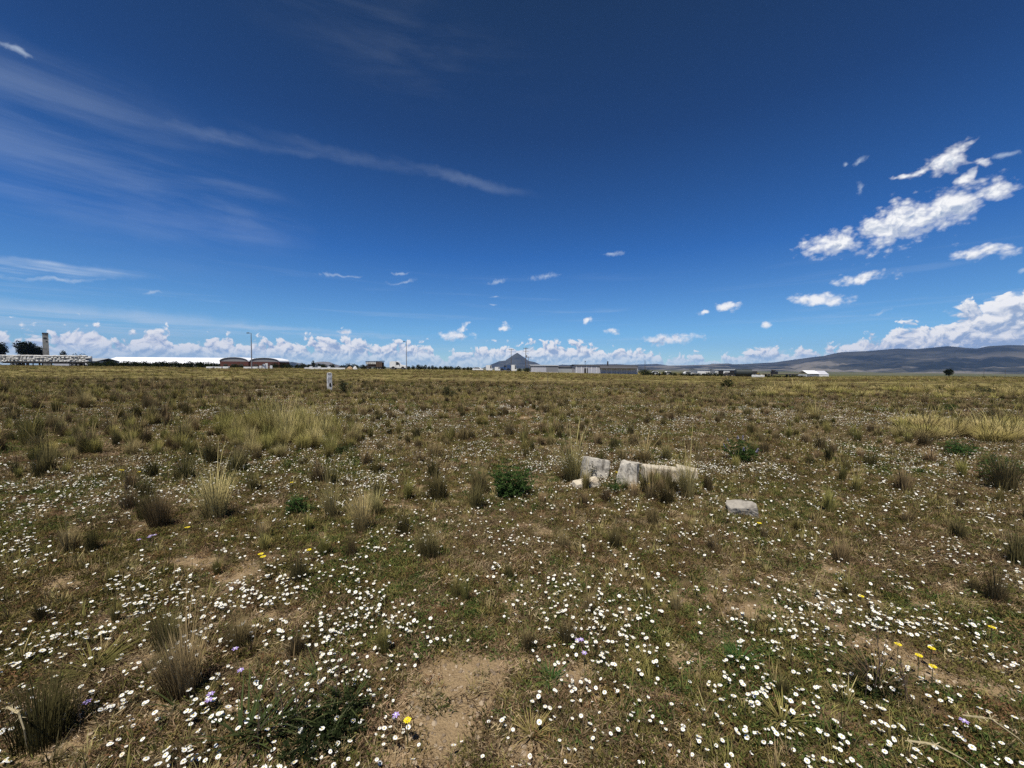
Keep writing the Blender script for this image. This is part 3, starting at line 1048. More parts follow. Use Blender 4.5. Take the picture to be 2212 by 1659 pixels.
# --- street lamps
for px, d, h, r, lab in ((544, 110, 10.2, .17, 'tall grey street lamp in front of the arched red sheds'),
                         (878, 150, 11.0, .17, 'grey street lamp standing beside the white lorry')):
    x, y, z = at(px, d)
    t = thing('street_lamp', lab, 'street lamp', (x, y, z), 0, 'street lamps at the field edge')
    b = MB()
    b.tube([(0, 0, -.2), (0, 0, h * .5), (0, 0, h)], [r, r * .75, r * .5], 10)
    part('pole', b, M['steel'], t)
    b = MB()
    b.tube([(0, 0, h - .05), (-.35, -.05, h + .05), (-.55, -.08, h + .05)], [.06, .05, .05], 6)
    part('arm', b, M['steel'], t)
    b = MB()
    b.prism([(-.12, h - .08), (.12, h - .08), (.14, h + .08), (.05, h + .16), (-.05, h + .16), (-.14, h + .08)], -1.25, -.5)
    part('lamp_head', b, M['chassis'], t)


# --- white concrete pieces and heaps along the edge
def slab(name, label, cat, px, depth, w, h, dep, mat, group=None, rot=0.0, sink=.05):
    x, y, z = at(px, depth)
    b = MB()
    c = min(w, h) * .12
    pr = [(-w / 2, -sink), (w / 2, -sink), (w / 2, h - c), (w / 2 - c, h), (-w / 2 + c, h), (-w / 2, h - c * 1.4)]
    b.prism(pr, -dep / 2, dep / 2, 0, 'y')
    o = link(name, b.mesh(name, M[mat]), None, (x, y, z), rot)
    tag(o, label, cat, group)
    return o


for px, w in ((455, 2.2), (473, 2.0), (489, 1.5), (536, 2.1), (552, 1.4)):
    slab('concrete_block', 'white concrete block lying at the field edge before the red sheds', 'concrete block', px, 113, w, random.uniform(.5, .7), .7, 'white_paint', 'white blocks before the red sheds', random.uniform(-.15, .15))
slab('white_kerb', 'long low white wall lying between the red sheds and the sandy heap', 'wall', 702, 125, PXW(87, 125), .62, .5, 'white_paint')
for px in (672, 690, 711):
    slab('rubble_block', 'white lump of rubble on the long low white wall', 'rubble', px, 126.5, .9, .95, .5, 'white_paint', 'lumps on the low white wall')


def heap(label, px, depth, w, h, mat, seed, name='soil_heap', cat='heap'):
    x, y, z = at(px, depth)
    b = MB()
    n, m = 18, 6
    vs, fs = [], []
    for i in range(m + 1):
        for k in range(n):
            a = k / n * 6.2832
            q = 1 - i / m
            jit = 1 + .25 * (random.Random(seed * 999 + i * 37 + k).random() - .5)
            vs.append((math.cos(a) * w / 2 * q * jit, math.sin(a) * w / 2 * q * jit, h * (1 - q ** 1.6) * jit - .1))
    for i in range(m):
        for k in range(n):
            fs.append((i * n + k, i * n + (k + 1) % n, (i + 1) * n + (k + 1) % n, (i + 1) * n + k))
    b.add(vs, fs)
    tag(link(name, b.mesh(name, M[mat]), None, (x, y, z)), label, cat)


heap('sandy orange heap of earth at the end of the long white wall', 756, 126, 2.4, 1.15, 'tan', 3)
heap('pale heap of rubble beside the sandy orange heap', 767, 128, 1.7, 1.3, 'sack', 4, 'rubble_heap')
heap('dark heap of earth with pale lumps behind the street lamp', 575, 116, 5.5, 1.1, 'timber', 5)
for px, dz in ((563, .5), (570, 1.0), (576, 1.25), (586, .6)):
    o = slab('rubble_lump', 'pale lump of rubble on the dark heap behind the street lamp', 'rubble', px, 114, .6, .5 + dz, .5, 'white_paint', 'lumps on the dark heap', .4)

# --- stake-sided trailer
d = 165
x, y, z = at(810, d)
t = thing('stake_trailer', 'old brown stake-sided trailer with a dark top beside the white lorry', 'trailer', (x, y, z))
l = PXW(17.5, d)
b = MB()
b.box(-l, l, -1.2, 1.2, 1.0, 1.25)
part('deck', b, M['chassis'], t)
b = MB()
b.prism([(-l - .1, 3.25), (l + .25, 3.45), (l + .25, 3.72), (-l - .1, 3.5)], -1.3, 1.3, 0, 'y')
part('roof', b, M['dark_roof'], t)
b = MB()
b.box(-l, l * .25, -1.22, -1.16, 2.3, 3.15)
part('side_panel', b, M['sack'], t)
b = MB()
b.box(l * .26, l, -1.22, -1.16, 1.26, 3.3)
b.box(-l, l, 1.16, 1.22, 1.26, 3.2)
part('side_panel', b, M['timber'], t)
for k in range(9):
    b = MB()
    xx = -l + .1 + k * (2 * l - .25) / 8
    b.box(xx, xx + .16, -1.31, -1.224, 1.0, 3.24)
    part('stake', b, M['timber'], t)
for wx in (-l + .9, l - 1.9, l - .8):
    for wy in (-1.0, 1.0):
        wheel(t, wx, wy, .5)


# --- lorries and cars
def tractor(label, px, depth, l, h, paint, flip=1, rot=0.0):
    x, y, z = at(px, depth)
    t = thing('lorry', label, 'lorry', (x, y, z), rot)
    s = flip
    L = l / 2
    b = MB()
    prof = [(-L, .9), (L * .95, .75), (L, 1.0), (L * .98, 1.75), (L * .55, 2.0), (L * .28, 2.15), (L * .02, h * .97), (-L * .1, h), (-L * .8, h), (-L, h * .93)]
    b.prism([(a * s, c) for a, c in prof][::s], -1.2, 1.2, 0, 'y')
    part('cab', b, M[paint], t)
    b = MB()
    b.prism([(a * s, c) for a, c in [(L * .0, 2.0), (L * .27, 2.12), (L * .06, h * .9), (-L * .18, h * .9), (-L * .18, 2.0)]][::s], -1.215, -1.19, 0, 'y')
    part('window', b, M['glass'], t)
    b = MB()
    for c in (L * .62, -L * .55):
        pr = [(c + math.cos(a) * .72, .6 + math.sin(a) * .8) for a in np.linspace(0, math.pi, 9)]
        b.prism([(a * s, q) for a, q in pr][::s], -1.222, -1.18, 0, 'y')
    part('wheel_arch', b, M['dark'], t)
    b = MB()
    b.box(-L * .2, L * .35, -1.1, 1.1, .5, .9)
    part('fuel_tank', b, M['steel'], t)
    b = MB()
    b.box(-L, L * .9, -.5, .5, .55, .9)
    part('chassis', b, M['chassis'], t)
    b = MB()
    xx = -L * .22 * s
    b.tube([(xx, -1.25, 1.0), (xx, -1.25, h + .25)], [.07, .07], 8)
    part('exhaust', b, M['steel'], t)
    b = MB()
    xx = L * .2 * s
    b.box(xx - .1, xx + .1, -1.5, -1.25, 2.0, 2.7)
    part('mirror', b, M['dark'], t)
    for wx in (L * .62, -L * .45, -L * .72):
        for wy in (-1.05, 1.05):
            wheel(t, wx * s, wy, .52)
    return t


tractor('white lorry cab with a sloping bonnet beside the second lamp', 861, 160, PXW(35, 160), 3.5, 'white_paint')
tractor('blue lorry parked under the poles before the cone mountain', 1092, 158, PXW(23, 158), 2.7, 'blue', -1)


def van(label, px, depth, l, h, paint='white_paint', name='van'):
    x, y, z = at(px, depth)
    t = thing(name, label, name, (x, y, z))
    L = l / 2
    b = MB()
    b.prism([(-L, .45), (L, .45), (L, 1.1), (L * .85, 1.25), (L * .55, h), (-L * .95, h), (-L, h * .9)], -.9, .9, 0, 'y')
    part('body', b, M[paint], t)
    b = MB()
    b.prism([(L * .3, 1.2), (L * .78, 1.2), (L * .53, h - .12), (L * .3, h - .12)], -.92, -.89, 0, 'y')
    part('window', b, M['glass'], t)
    for wx in (-L * .6, L * .6):
        for wy in (-.75, .75):
            wheel(t, wx, wy, .36, .22)
    return t


van('white box van with a tall body standing beside the blue lorry', 1057, 165, PXW(14, 165), 2.6)
van('white van showing behind the blue lorry near the poles', 1110, 168, PXW(13, 168), 3.0)
van('small white van between the box van and the blue lorry', 1075, 176, PXW(12, 176), 2.0)


def car(label, px, depth, paint='white_paint', group=None, l=4.2):
    x, y, z = at(px, depth)
    t = thing('car', label, 'car', (x, y, z), random.uniform(-.3, .3), group)
    L = l / 2
    b = MB()
    b.prism([(-L, .35), (L, .35), (L, .75), (L * .55, .92), (L * .25, 1.42), (-L * .5, 1.44), (-L * .85, .98), (-L, .9)], -.85, .85, 0, 'y')
    part('body', b, M[paint], t)
    b = MB()
    b.prism([(L * .46, .93), (L * .22, 1.34), (-L * .48, 1.36), (-L * .74, .95)], -.87, -.84, 0, 'y')
    part('window', b, M['glass'], t)
    for wx in (-L * .62, L * .62):
        for wy in (-.72, .72):
            wheel(t, wx, wy, .32, .2)
    return t


car('small white car parked just before the box van', 1033, 150)
car('small white car parked past the broad bush by the pale shed', 1417, 135, l=3.4)
car('small white car in the gap between the bushes and the white wall', 1444, 140, l=3.4)
car('small white car standing by the end of the white-walled building', 1487, 138, l=4.0)
car('dark car parked before the white-walled building', 1576, 132, 'chassis', l=3.8)


# --- utility poles
def pole(label, px, depth, h, r=.14, arms=1, box=False, group='utility poles by the sheds'):
    x, y, z = at(px, depth)
    t = thing('utility_pole', label, 'utility pole', (x, y, z), 0, group)
    b = MB()
    b.tube([(0, 0, -.2), (0, 0, h)], [r, r * .7], 8)
    part('pole', b, M['wood_pole'], t)
    for k in range(arms):
        b = MB()
        b.box(-1.1, 1.1, -.08, .08, h - .45 - k * 1.2, h - .3 - k * 1.2)
        part('crossarm', b, M['wood_pole'], t)
        for xx in (-1.0, 0.45, 1.0):
            b = MB()
            b.tube([(xx, 0, h - .3 - k * 1.2), (xx, 0, h - .05 - k * 1.2)], [.05, .03], 6)
            part('insulator', b, M['steel'], t)
    if box:
        b = MB()
        b.tube([(.35, -.3, h - 4.3), (.35, -.3, h - 3.3)], [.3, .3], 10)
        part('transformer', b, M['steel'], t)
    return t


pole('slim pole with one crossarm beside the blue lorry', 1104, 160, 9.6, .12)
pole('tall pole with a transformer above the round dark bush', 1135.5, 164, 10.4, .17, 2, True)
pole('shorter pole between the transformer pole and the pale shed', 1141, 172, 7.0, .13)
pole('thin pole rising behind the bushes past the pale shed', 1393, 150, 5.6, .12, 0, True)
pole('thin faint pole on the plain near the lone round tree', 2126, 330, 9.0, .14, 1)
pole('short thin pole on the plain beyond the lone round tree', 2172, 360, 8.0, .14, 1)

# --- pale sheds in the middle
t, l = shed('pale grey flat shed behind the round dark bush', 1147, 1206, 172, 2.9, .5, 12, 'grey_roof', 'pale_wall', dz=.0)
b = MB()
b.box(l * .12, l * .98, -.05, -.004, .4, 2.8)
part('shutter', b, M['steel'], t)
t, l = shed('low grey shed with a dark front between the two pale sheds', 1206, 1240, 178, 2.6, .6, 10, 'dark_roof', 'grey_roof')
t, l = shed('big pale shed with a dark roof edge and a white end', 1243, 1378, 168, 3.35, .6, 14, 'dark_roof', 'pale_wall')
for k in range(13):
    b = MB()
    xx = -l + .5 + k * (2 * l - 1) / 12
    b.box(xx - .1, xx + .1, -.09, -.003, 0, 3.3)
    part('rib', b, M['white_paint'], t)
b = MB()
b.prism([(-1.9, 2.25), (-.1, 3.3), (-.1, 3.36), (-1.95, 2.35)], -l * .23, l * .96)
part('awning', b, M['dark_roof'], t)
b = MB()
b.box(-l * .72, -l * .60, -.06, -.004, 0, 2.3)
part('door', b, M['chassis'], t)
b = MB()
b.box(l * .02, l * .06, .4, .7, 3.6, 5.4)
part('chimney', b, M['chassis'], t)
b = MB()
b.tube([(-l * .65, 3, 3.5), (-l * .65, 3, 5.2)], [.06, .06], 6)
b.box(-l * .65 - .2, -l * .65 + .2, 2.9, 3.1, 5.0, 5.5)
part('antenna', b, M['chassis'], t)

# --- white building, tank, machines and tent on the right of the sheds
t, l = shed('low white-walled building with a flat pale roof', 1507, 1543, 172, 2.0, .3, 8, 'grey_roof', 'white_paint', dz=.6)
t, l = shed('white-fronted building with dark openings beside the low white wall', 1545, 1600, 168, 2.3, .3, 8, 'grey_roof', 'white_paint', dz=.3)
for px in (-.75, .15):
    b = MB()
    b.box(l * px, l * px + 2.2, -.06, -.004, 0, 1.9)
    part('opening', b, M['dark'], t)
x, y, z = at(1606, 128)
t = thing('storage_tank', 'dark green cylindrical tank lying on its side', 'tank', (x, y, z), -.25)
b = MB()
l = PXW(15, 128)
b.tube([(-l - .15, 0, 1.3), (-l, 0, 1.3), (l, 0, 1.3), (l + .15, 0, 1.3)], [.9, 1.2, 1.2, .9], 20)
part('shell', b, M['green_tank'], t)
for xx in (-l * .6, l * .6):
    b = MB()
    b.box(xx - .2, xx + .2, -.8, .8, -.1, .35)
    part('cradle', b, M['chassis'], t)
x, y, z = at(1632, 130)
t = thing('tractor', 'small ochre and black farm machine beside the green tank', 'farm machine', (x, y, z), .2)
b = MB()
b.prism([(-1.2, .6), (1.1, .6), (1.3, 1.1), (.3, 1.3), (.1, 1.9), (-1.0, 1.9)], -.6, .6, 0, 'y')
part('body', b, M['chassis'], t)
b = MB()
b.box(-.5, .9, -.66, -.61, .9, 1.3)
part('side_panel', b, M['yellow_paint'], t)
for wx, r in ((-.9, .7), (.9, .45)):
    for wy in (-.8, .8):
        wheel(t, wx, wy, r)
for px, w in ((1629, .9), (1638, 1.3), (1647, 1.0)):
    slab('white_boulder', 'white boulder on the ground before the green tank', 'boulder', px, 120, w, .75, .8, 'white_paint', 'white boulders before the green tank', .3)
x, y, z = at(1757, 170)
t = thing('tent', 'white sheet-roofed marquee alone on the right of the tank', 'tent', (x, y, z + .2))
l = PXW(24, 170)
b = MB()
b.prism([(-3.2, 1.2), (0, 2.5), (3.2, 1.2), (3.2, 1.25), (0, 2.6), (-3.2, 1.25)], -l, l * .1)
part('roof', b, M['white_roof'], t)
b = MB()
b.prism([(-2.6, .9), (0, 2.4), (2.6, .9), (2.6, .95), (0, 2.5), (-2.6, .95)], l * .12, l)
part('roof', b, M['pale_wall'], t)
b = MB()
b.box(-l + .05, l - .05, -2.5, 2.5, -.4, .88)
part('wall', b, M['white_paint'], t)
x, y, z = at(1686, 150)
t = thing('flatbed_trailer', 'long low black trailer with a dark hoist beside the marquee', 'trailer', (x, y, z + .1))
l = PXW(35, 150)
b = MB()
b.box(-l, l, -1.1, 1.1, .7, 1.0)
part('deck', b, M['chassis'], t)
b = MB()
b.box(-l * .55, -l * .2, -.5, .5, 1.003, 1.9)
b.prism([(-l * .5, 1.9), (-l * .4, 1.9), (-l * .3, 2.4), (-l * .55, 2.5)], -.3, .3, 0, 'y')
part('hoist', b, M['dark'], t)
for wx in (-l * .8, -l * .6, l * .5, l * .7, l * .9):
    for wy in (-.9, .9):
        wheel(t, wx, wy, .4)

# ==================================================================== the field
# --- white post
x, y, z = G(712, 845)
t = thing('concrete_post', 'square white concrete post standing upright beside a dark bush', 'post', (x, y, z), R(38))
b = MB()
w, h = .122, 1.08
n = 10
vs, fs = [], []
rg = random.Random(2)
for i in range(n + 1):
    zz = -.1 + (h + .1) * i / n
    ww = w * (1 - .06 * i / n)
    for (a, c) in ((-1, -1), (1, -1), (1, 1), (-1, 1)):
        vs.append((a * ww + rg.uniform(-.006, .006), c * ww + rg.uniform(-.006, .006), zz))
for i in range(n):
    for k in range(4):
        fs.append((i * 4 + k, i * 4 + (k + 1) % 4, (i + 1) * 4 + (k + 1) % 4, (i + 1) * 4 + k))
vs.append((0, 0, h + .03))
for k in range(4):
    fs.append((n * 4 + k, n * 4 + (k + 1) % 4, len(vs) - 1))
b.add(vs, fs)
M['post'] = mat_plain('whitewashed_post', (0.66, 0.65, 0.62), 0.85, .12, 4, .2, dirt=(0.05, 0.045, 0.04), dirt_amt=.85, dirt_scale=3.4)
part('shaft', b, M['post'], t)
b = MB()
b.add([(-w * .3, -w * 1.03, .28), (w * .6, -w * 1.03, .26), (w * .55, -w * 1.03, .45), (0, -w * 1.03, .52), (-w * .4, -w * 1.03, .4)], [(0, 1, 2, 3, 4)])
part('paint_patch', b, M['black'], t)


# --- broken concrete
def mat_concrete(name, col, dark, streak, spots):
    m = bpy.data.materials.new(name)
    m.use_nodes = True
    T = NT(m.node_tree)
    p = T.n('ShaderNodeTexCoord').outputs['Object']
    n1 = T.noise(p, 26, 8, .7)
    n2 = T.noise(T.mapping(p, scl=(15, 15, 2.2)), 1.0, 8, .68)
    n3 = T.noise(p, 9, 8, .7)
    c = T.mix(n1, tuple(v * .72 for v in col), tuple(min(.8, v * 1.2) for v in col))
    c = T.mix(T.m('MULTIPLY', T.step(n2, .48, .70), streak), c, dark)
    c = T.mix(T.m('MULTIPLY', T.step(n3, .50, .62), spots), c, tuple(v * 1.5 for v in dark))
    b = T.n('ShaderNodeBsdfDiffuse')
    T.put(b.inputs[0], c)
    bp = T.n('ShaderNodeBump')
    bp.inputs['Strength'].default_value = .9
    bp.inputs['Distance'].default_value = .006
    T.put(bp.inputs['Height'], T.m('ADD', n1, T.m('MULTIPLY', n2, .6)))
    T.put(b.inputs['Normal'], bp.outputs[0])
    o = T.n('ShaderNodeOutputMaterial')
    T.put(o.inputs[0], b.outputs[0])
    return m


M['conc_b'] = mat_concrete('grey_streaked_concrete', (.50, .46, .39), (.045, .040, .033), .86, .6)
M['conc_w'] = mat_concrete('pale_concrete', (.60, .53, .41), (.21, .165, .115), .5, .8)
M['conc_r'] = mat_concrete('grey_rock', (.36, .33, .28), (.09, .08, .068), .35, .8)


def rough_block(name, label, cat, mat, loc, dims, rot, seed, taper=(1, 1), groove=0.0, chip=.22, noise=.010, group=None):
    bm = bmesh.new()
    bmesh.ops.create_cube(bm, size=1)
    bmesh.ops.subdivide_edges(bm, edges=bm.edges[:], cuts=11, use_grid_fill=True)
    rgn = np.random.default_rng(seed)
    cor = rgn.uniform(-1, 1, (3, 3))
    for v in bm.verts:
        p = np.array(v.co) * 2
        q = np.sign(p) * np.abs(p)
        k = np.sort(np.abs(p))
        edge = max(0.0, k[1] - .86) / .14                   # worn edges
        q = q * (1 - .035 * edge ** 2)
        for c in cor:                                        # broken corners
            cs = np.sign(c)
            dd = np.sum((p - cs) ** 2) ** .5
            if dd < .9:
                q = q - cs * chip * (.9 - dd) * abs(c[0])
        if groove and abs(p[1]) > .99:
            q[1] *= 1 - groove * (0.5 + .5 * math.sin(p[0] * 9.5)) * sstep(np.array(p[2]), -1, -.2)
        fz = (q[2] + 1) / 2
        q[0] *= 1 + (taper[0] - 1) * fz
        q[1] *= 1 + (taper[1] - 1) * fz
        v.co = Vector(q * np.array(dims) / 2)
    co = np.array([v.co for v in bm.verts])
    for i in range(3):
        nn = fbm(co[:, 0] * 22 + co[:, 2] * 17 + seed, co[:, 1] * 22 - co[:, 2] * 13 + 3 * i, seed + i, 4) - .5
        for v, d_ in zip(bm.verts, nn):
            v.co[i] += float(d_) * noise * 2
    me = bpy.data.meshes.new(name)
    bm.to_mesh(me)
    bm.free()
    me.materials.append(M[mat])
    o = link(name, me, None, loc)
    o.rotation_euler = rot
    return tag(o, label, cat, group)


def gz(x, y):
    return float(ground_z(x, y))


x, y, z = G(1364, 1050)
rough_block('concrete_block', 'grey grooved concrete stump standing in the middle of the rubble', 'concrete block', 'conc_b', (x, y + .13, z + .105), (.27, .29, .33), (R(-4), R(3), R(-26)), 3, (.80, .80), .16)
x, y, z = G(1287, 1033)
rough_block('concrete_block', 'stained concrete slab leaning upright between golden grass and the stump', 'concrete block', 'conc_b', (x, y + .06, z + .10), (.37, .15, .31), (R(-8), R(7), R(-8)), 5, (.97, .9), .0)
x, y, z = G(1268, 1056)
rough_block('concrete_slab', 'pale flat concrete slab lying before the leaning stained one', 'concrete slab', 'conc_w', (x, y + .07, z + .05), (.34, .17, .08), (R(6), R(-7), R(14)), 6, (.95, .9), 0, .3)
x, y, z = G(1430, 1042)
rough_block('concrete_block', 'long pale rough concrete beam lying beside the grooved stump', 'concrete block', 'conc_w', (x + .01, y + .10, z + .075), (.45, .24, .21), (R(-3), R(3), R(-6)), 8, (.97, .9))
x, y, z = G(1491, 1038)
rough_block('concrete_block', 'small pale concrete end piece behind the thin golden tussock', 'concrete block', 'conc_w', (x, y + .12, z + .06), (.28, .20, .17), (R(4), R(6), R(-14)), 9, (.95, .9))
x, y, z = G(1612, 1117)
rough_block('rock', 'flat-topped grey rock alone among daisies near the rubble', 'rock', 'conc_r', (x, y + .08, z + .05), (.25, .18, .13), (R(10), R(-8), R(-22)), 13, (1.05, 1.05), 0, .3, .014)
for px, py, s, k in ((557, 846, .16, 1), (567, 845.5, .14, 2), (574, 846, .10, 3)):
    x, y, z = G(px, py)
    rough_block('stone', 'white stone lying in the grass in the group far before the post', 'stone', 'conc_w', (x, y, z + s * .3), (s * 1.6, s, s * .8), (0, 0, k), 20 + k, (.9, .9), 0, .5, .02, 'white stones in the far grass')
for px, py, s, lab in ((1330, 1012, .0, ''),):
    pass


# --- green bushes
BUSH_AT = []


def make_bush(label, px, py, w_px, h_px, spikes=0, seed=1, mat='bush', leaflen=.032, n=150, group=None, name='green_bush'):
    x, y, z = G(px, py)
    BUSH_AT.append((x, y + .2 * w_px * y / F, .75 * w_px * y / F))
    BUSH_AT.append((x, y - .3 * w_px * y / F, .55 * w_px * y / F))
    w, h = 1.25 * w_px * y / F, 1.25 * h_px * y / F
    n = int(n * 1.6)
    rg = random.Random(seed)
    t = thing(name, label, 'bush', (x, y + w * .3, gz(x, y + w * .3) - .01), rg.uniform(0, 6))
    st, fo, tips = MB(), MB(), []
    k = max(1.0, w / .5)
    for i in range(26):
        a, q = rg.uniform(0, 6.283), rg.uniform(0, 1) ** .42
        tip = (math.cos(a) * q * w * .46, math.sin(a) * q * w * .46, h * (1 - .5 * q * q) * rg.uniform(.75, 1))
        mid = (tip[0] * .45, tip[1] * .45, tip[2] * .55)
        st.tube([(tip[0] * .15, tip[1] * .15, 0), mid, tip], [.004 * k, .003 * k, .002 * k], 4)
        tips.append(tip)
    for i in range(n):
        b0 = rg.choice(tips)
        f = rg.uniform(.12, 1.0)
        c = (b0[0] * (.15 + .85 * f) + rg.gauss(0, .035 * k), b0[1] * (.15 + .85 * f) + rg.gauss(0, .035 * k), max(.01, b0[2] * f + rg.gauss(0, .02 * k)))
        for j in range(7):
            a = j / 7 * 6.283 + rg.uniform(-.2, .2)
            fo.leaf(c, (math.cos(a), math.sin(a), rg.uniform(.1, .9)), leaflen * .28 * k, leaflen * k * rg.uniform(.7, 1.15), 0, rg.random())
    part('stem', st, M['stem'], t)
    part('foliage', fo, M[mat], t)
    for i in range(spikes):
        b0 = rg.choice(tips)
        s = MB()
        zz = b0[2]
        s.tube([(b0[0], b0[1], zz), (b0[0] * 1.1, b0[1] * 1.1, zz + .07 * k)], [.003, .002], 4, 1)
        for j in range(22):
            q = j / 22
            a = j * 2.4
            c = (b0[0] * (1 + .1 * q), b0[1] * (1 + .1 * q), zz + .01 + .06 * k * q)
            s.leaf(c, (math.cos(a), math.sin(a), .5), .012, .02 * (1 - .6 * q) * k, 0)
        part('flower_spike', s, [M['spike'], M['stem']], t)
    return t


make_bush('rounded green bush in the daisies before the concrete rubble', 1103, 1082, 98, 66, 0, 1, n=300)
make_bush('dark green lupin bush with lilac flower spikes past the rubble', 1617, 1003, 66, 48, 7, 2, n=230)
make_bush('green leafy bush below the band of golden grass', 2095, 989, 60, 36, 0, 3, n=150)
make_bush('dark bushy plant growing at the foot of the white post', 738, 853, 32, 30, 0, 4, 'dull_bush', .045, 130)
make_bush('dark shrubby plant alone in the middle of the far field', 967, 860, 28, 24, 0, 5, 'dull_bush', .045, 120)
make_bush('dark bush in the golden band of the far field edge', 2136, 856, 30, 20, 0, 6, 'dull_bush', .045, 120)
make_bush('small blue-green bush on the pale strip of far field', 2062, 890, 26, 16, 0, 7, 'bush', .04, 110)
make_bush('green bush behind the tussock at the picture edge', 2190, 1050, 60, 60, 0, 8, n=190)
make_bush('small green rosette plant in grass below the tall golden stems', 640, 1115, 56, 34, 0, 9, n=110)
make_bush('low green patch of leaves at the foot of the golden stand', 738, 985, 50, 20, 0, 10, 'green_blade', .03, 110)
make_bush('thin dark shrub far off near the field edge by the tank', 1575, 838, 24, 18, 0, 11, 'hedge', .05, 110)
make_bush('dark twiggy shrub filling the bottom edge below the grass clumps', 660, 1668, 220, 62, 0, 12, 'hedge', .020, 300)
make_bush('low dark shrub under the dry stalks beside the sand patch', 1905, 1505, 90, 34, 0, 13, 'hedge', .020, 100)
make_bush('dark small-leaved plant covering the shaded end of the stained slab', 1280, 1034, 26, 36, 0, 14, 'hedge', .018, 90)
make_bush('dark green weedy plant growing in front of the gap in the rubble', 1330, 1068, 50, 34, 0, 15, 'bush', .018, 110)
x, y, z = G(1183, 828)
b = MB()
b.tube([(0, 0, -.1), (.02, 0, .55), (.0, 0, .95)], [.03, .028, .02], 6)
tag(link('wooden_stake', b.mesh('wooden_stake', M['wood_pole']), None, (x, y, z)), 'thin dark stake standing alone in the far field', 'stake')

# ==================================================================== grass, daisies and ground cover
def proj(x, y, z):
    p = np.stack([np.asarray(x, float), np.asarray(y, float), np.asarray(z, float) - CAM_Z], -1) @ CR
    return CX + F * p[..., 0] / -p[..., 2], CY - F * p[..., 1] / -p[..., 2]


def sample(n, y0, y1, side=1.46, extra=1.3):
    """n points spread evenly over the wedge of field between two depths"""
    out = []
    y = rng.uniform(y0, y1, n * 2)
    wmax = side * y1 + extra
    keep = rng.uniform(0, wmax, n * 2) < side * y + extra
    y = y[keep][:n]
    x = rng.uniform(-1, 1, len(y)) * (side * y + extra)
    return x, y


def scatter(name, x, y, scale, meshes, idx=None, tilt=.12, label=None, dz=0.0):
    """a mass of small plants: one object that instances the given meshes"""
    n = len(x)
    z = ground_z(x, y) + dz
    me = bpy.data.meshes.new(name)
    me.vertices.add(n)
    me.vertices.foreach_set('co', np.stack([x, y, z], -1).astype(np.float32).ravel())
    rot = np.stack([rng.normal(0, tilt, n), rng.normal(0, tilt, n), rng.uniform(0, 6.283, n)], -1)
    a = me.attributes.new('rot', 'FLOAT_VECTOR', 'POINT')
    a.data.foreach_set('vector', rot.astype(np.float32).ravel())
    a = me.attributes.new('scl', 'FLOAT', 'POINT')
    a.data.foreach_set('value', np.broadcast_to(scale, n).astype(np.float32).copy())
    a = me.attributes.new('idx', 'INT', 'POINT')
    if idx is None:
        idx = rng.integers(0, len(meshes), n)
    a.data.foreach_set('value', np.asarray(idx, np.int32))
    cl = bpy.data.collections.new(name + '_kinds')
    for i, m in enumerate(meshes):
        o = bpy.data.objects.new('%s_kind_%02d' % (name, i), m)
        cl.objects.link(o)
    ng = bpy.data.node_groups.new(name, 'GeometryNodeTree')
    ng.interface.new_socket('Geometry', in_out='INPUT', socket_type='NodeSocketGeometry')
    ng.interface.new_socket('Geometry', in_out='OUTPUT', socket_type='NodeSocketGeometry')
    gi, go = ng.nodes.new('NodeGroupInput'), ng.nodes.new('NodeGroupOutput')
    ip = ng.nodes.new('GeometryNodeInstanceOnPoints')
    ci = ng.nodes.new('GeometryNodeCollectionInfo')
    ci.inputs['Collection'].default_value = cl
    ci.inputs['Separate Children'].default_value = True
    ci.inputs['Reset Children'].default_value = True

    def attr(nm, typ):
        nd = ng.nodes.new('GeometryNodeInputNamedAttribute')
        nd.data_type = typ
        nd.inputs['Name'].default_value = nm
        return next(s for s in nd.outputs if s.enabled and s.name == 'Attribute')
    L_ = ng.links.new
    L_(gi.outputs[0], ip.inputs['Points'])
    L_(ci.outputs[0], ip.inputs['Instance'])
    ip.inputs['Pick Instance'].default_value = True
    L_(attr('idx', 'INT'), ip.inputs['Instance Index'])
    L_(attr('rot', 'FLOAT_VECTOR'), ip.inputs['Rotation'])
    L_(attr('scl', 'FLOAT'), ip.inputs['Scale'])
    L_(ip.outputs[0], go.inputs[0])
    o = link(name, me)
    md = o.modifiers.new('instances', 'NODES')
    md.node_group = ng
    tag(o, label, None, None, 'stuff')
    return o


U = random.uniform


def mat_clump(mat, n, r, h, lw, kind='leaf', seed=0):
    random.seed(seed)
    b = MB()
    for i in range(n):
        a, q = U(0, 6.283), U(0, 1) ** .6 * r
        p = (math.cos(a) * q, math.sin(a) * q, U(-.004, h * .5))
        if kind == 'leaf':
            b.leaf(p, (U(-1, 1), U(-1, 1), U(.0, .9)), lw, lw * U(2.2, 5), 0, U(0, 1))
        elif kind == 'twig':
            l = U(.22, .75) * r
            d = (U(-1, 1), U(-1, 1), U(.0, .55))
            b.leaf(p, d, lw, l, 0, U(0, 1))
        else:
            b.blade((p[0], p[1], -.005), h * U(.45, 1.15), lw * U(.7, 1.3), U(0, 6.283), U(.1, .8), U(.1, .6))
    return b


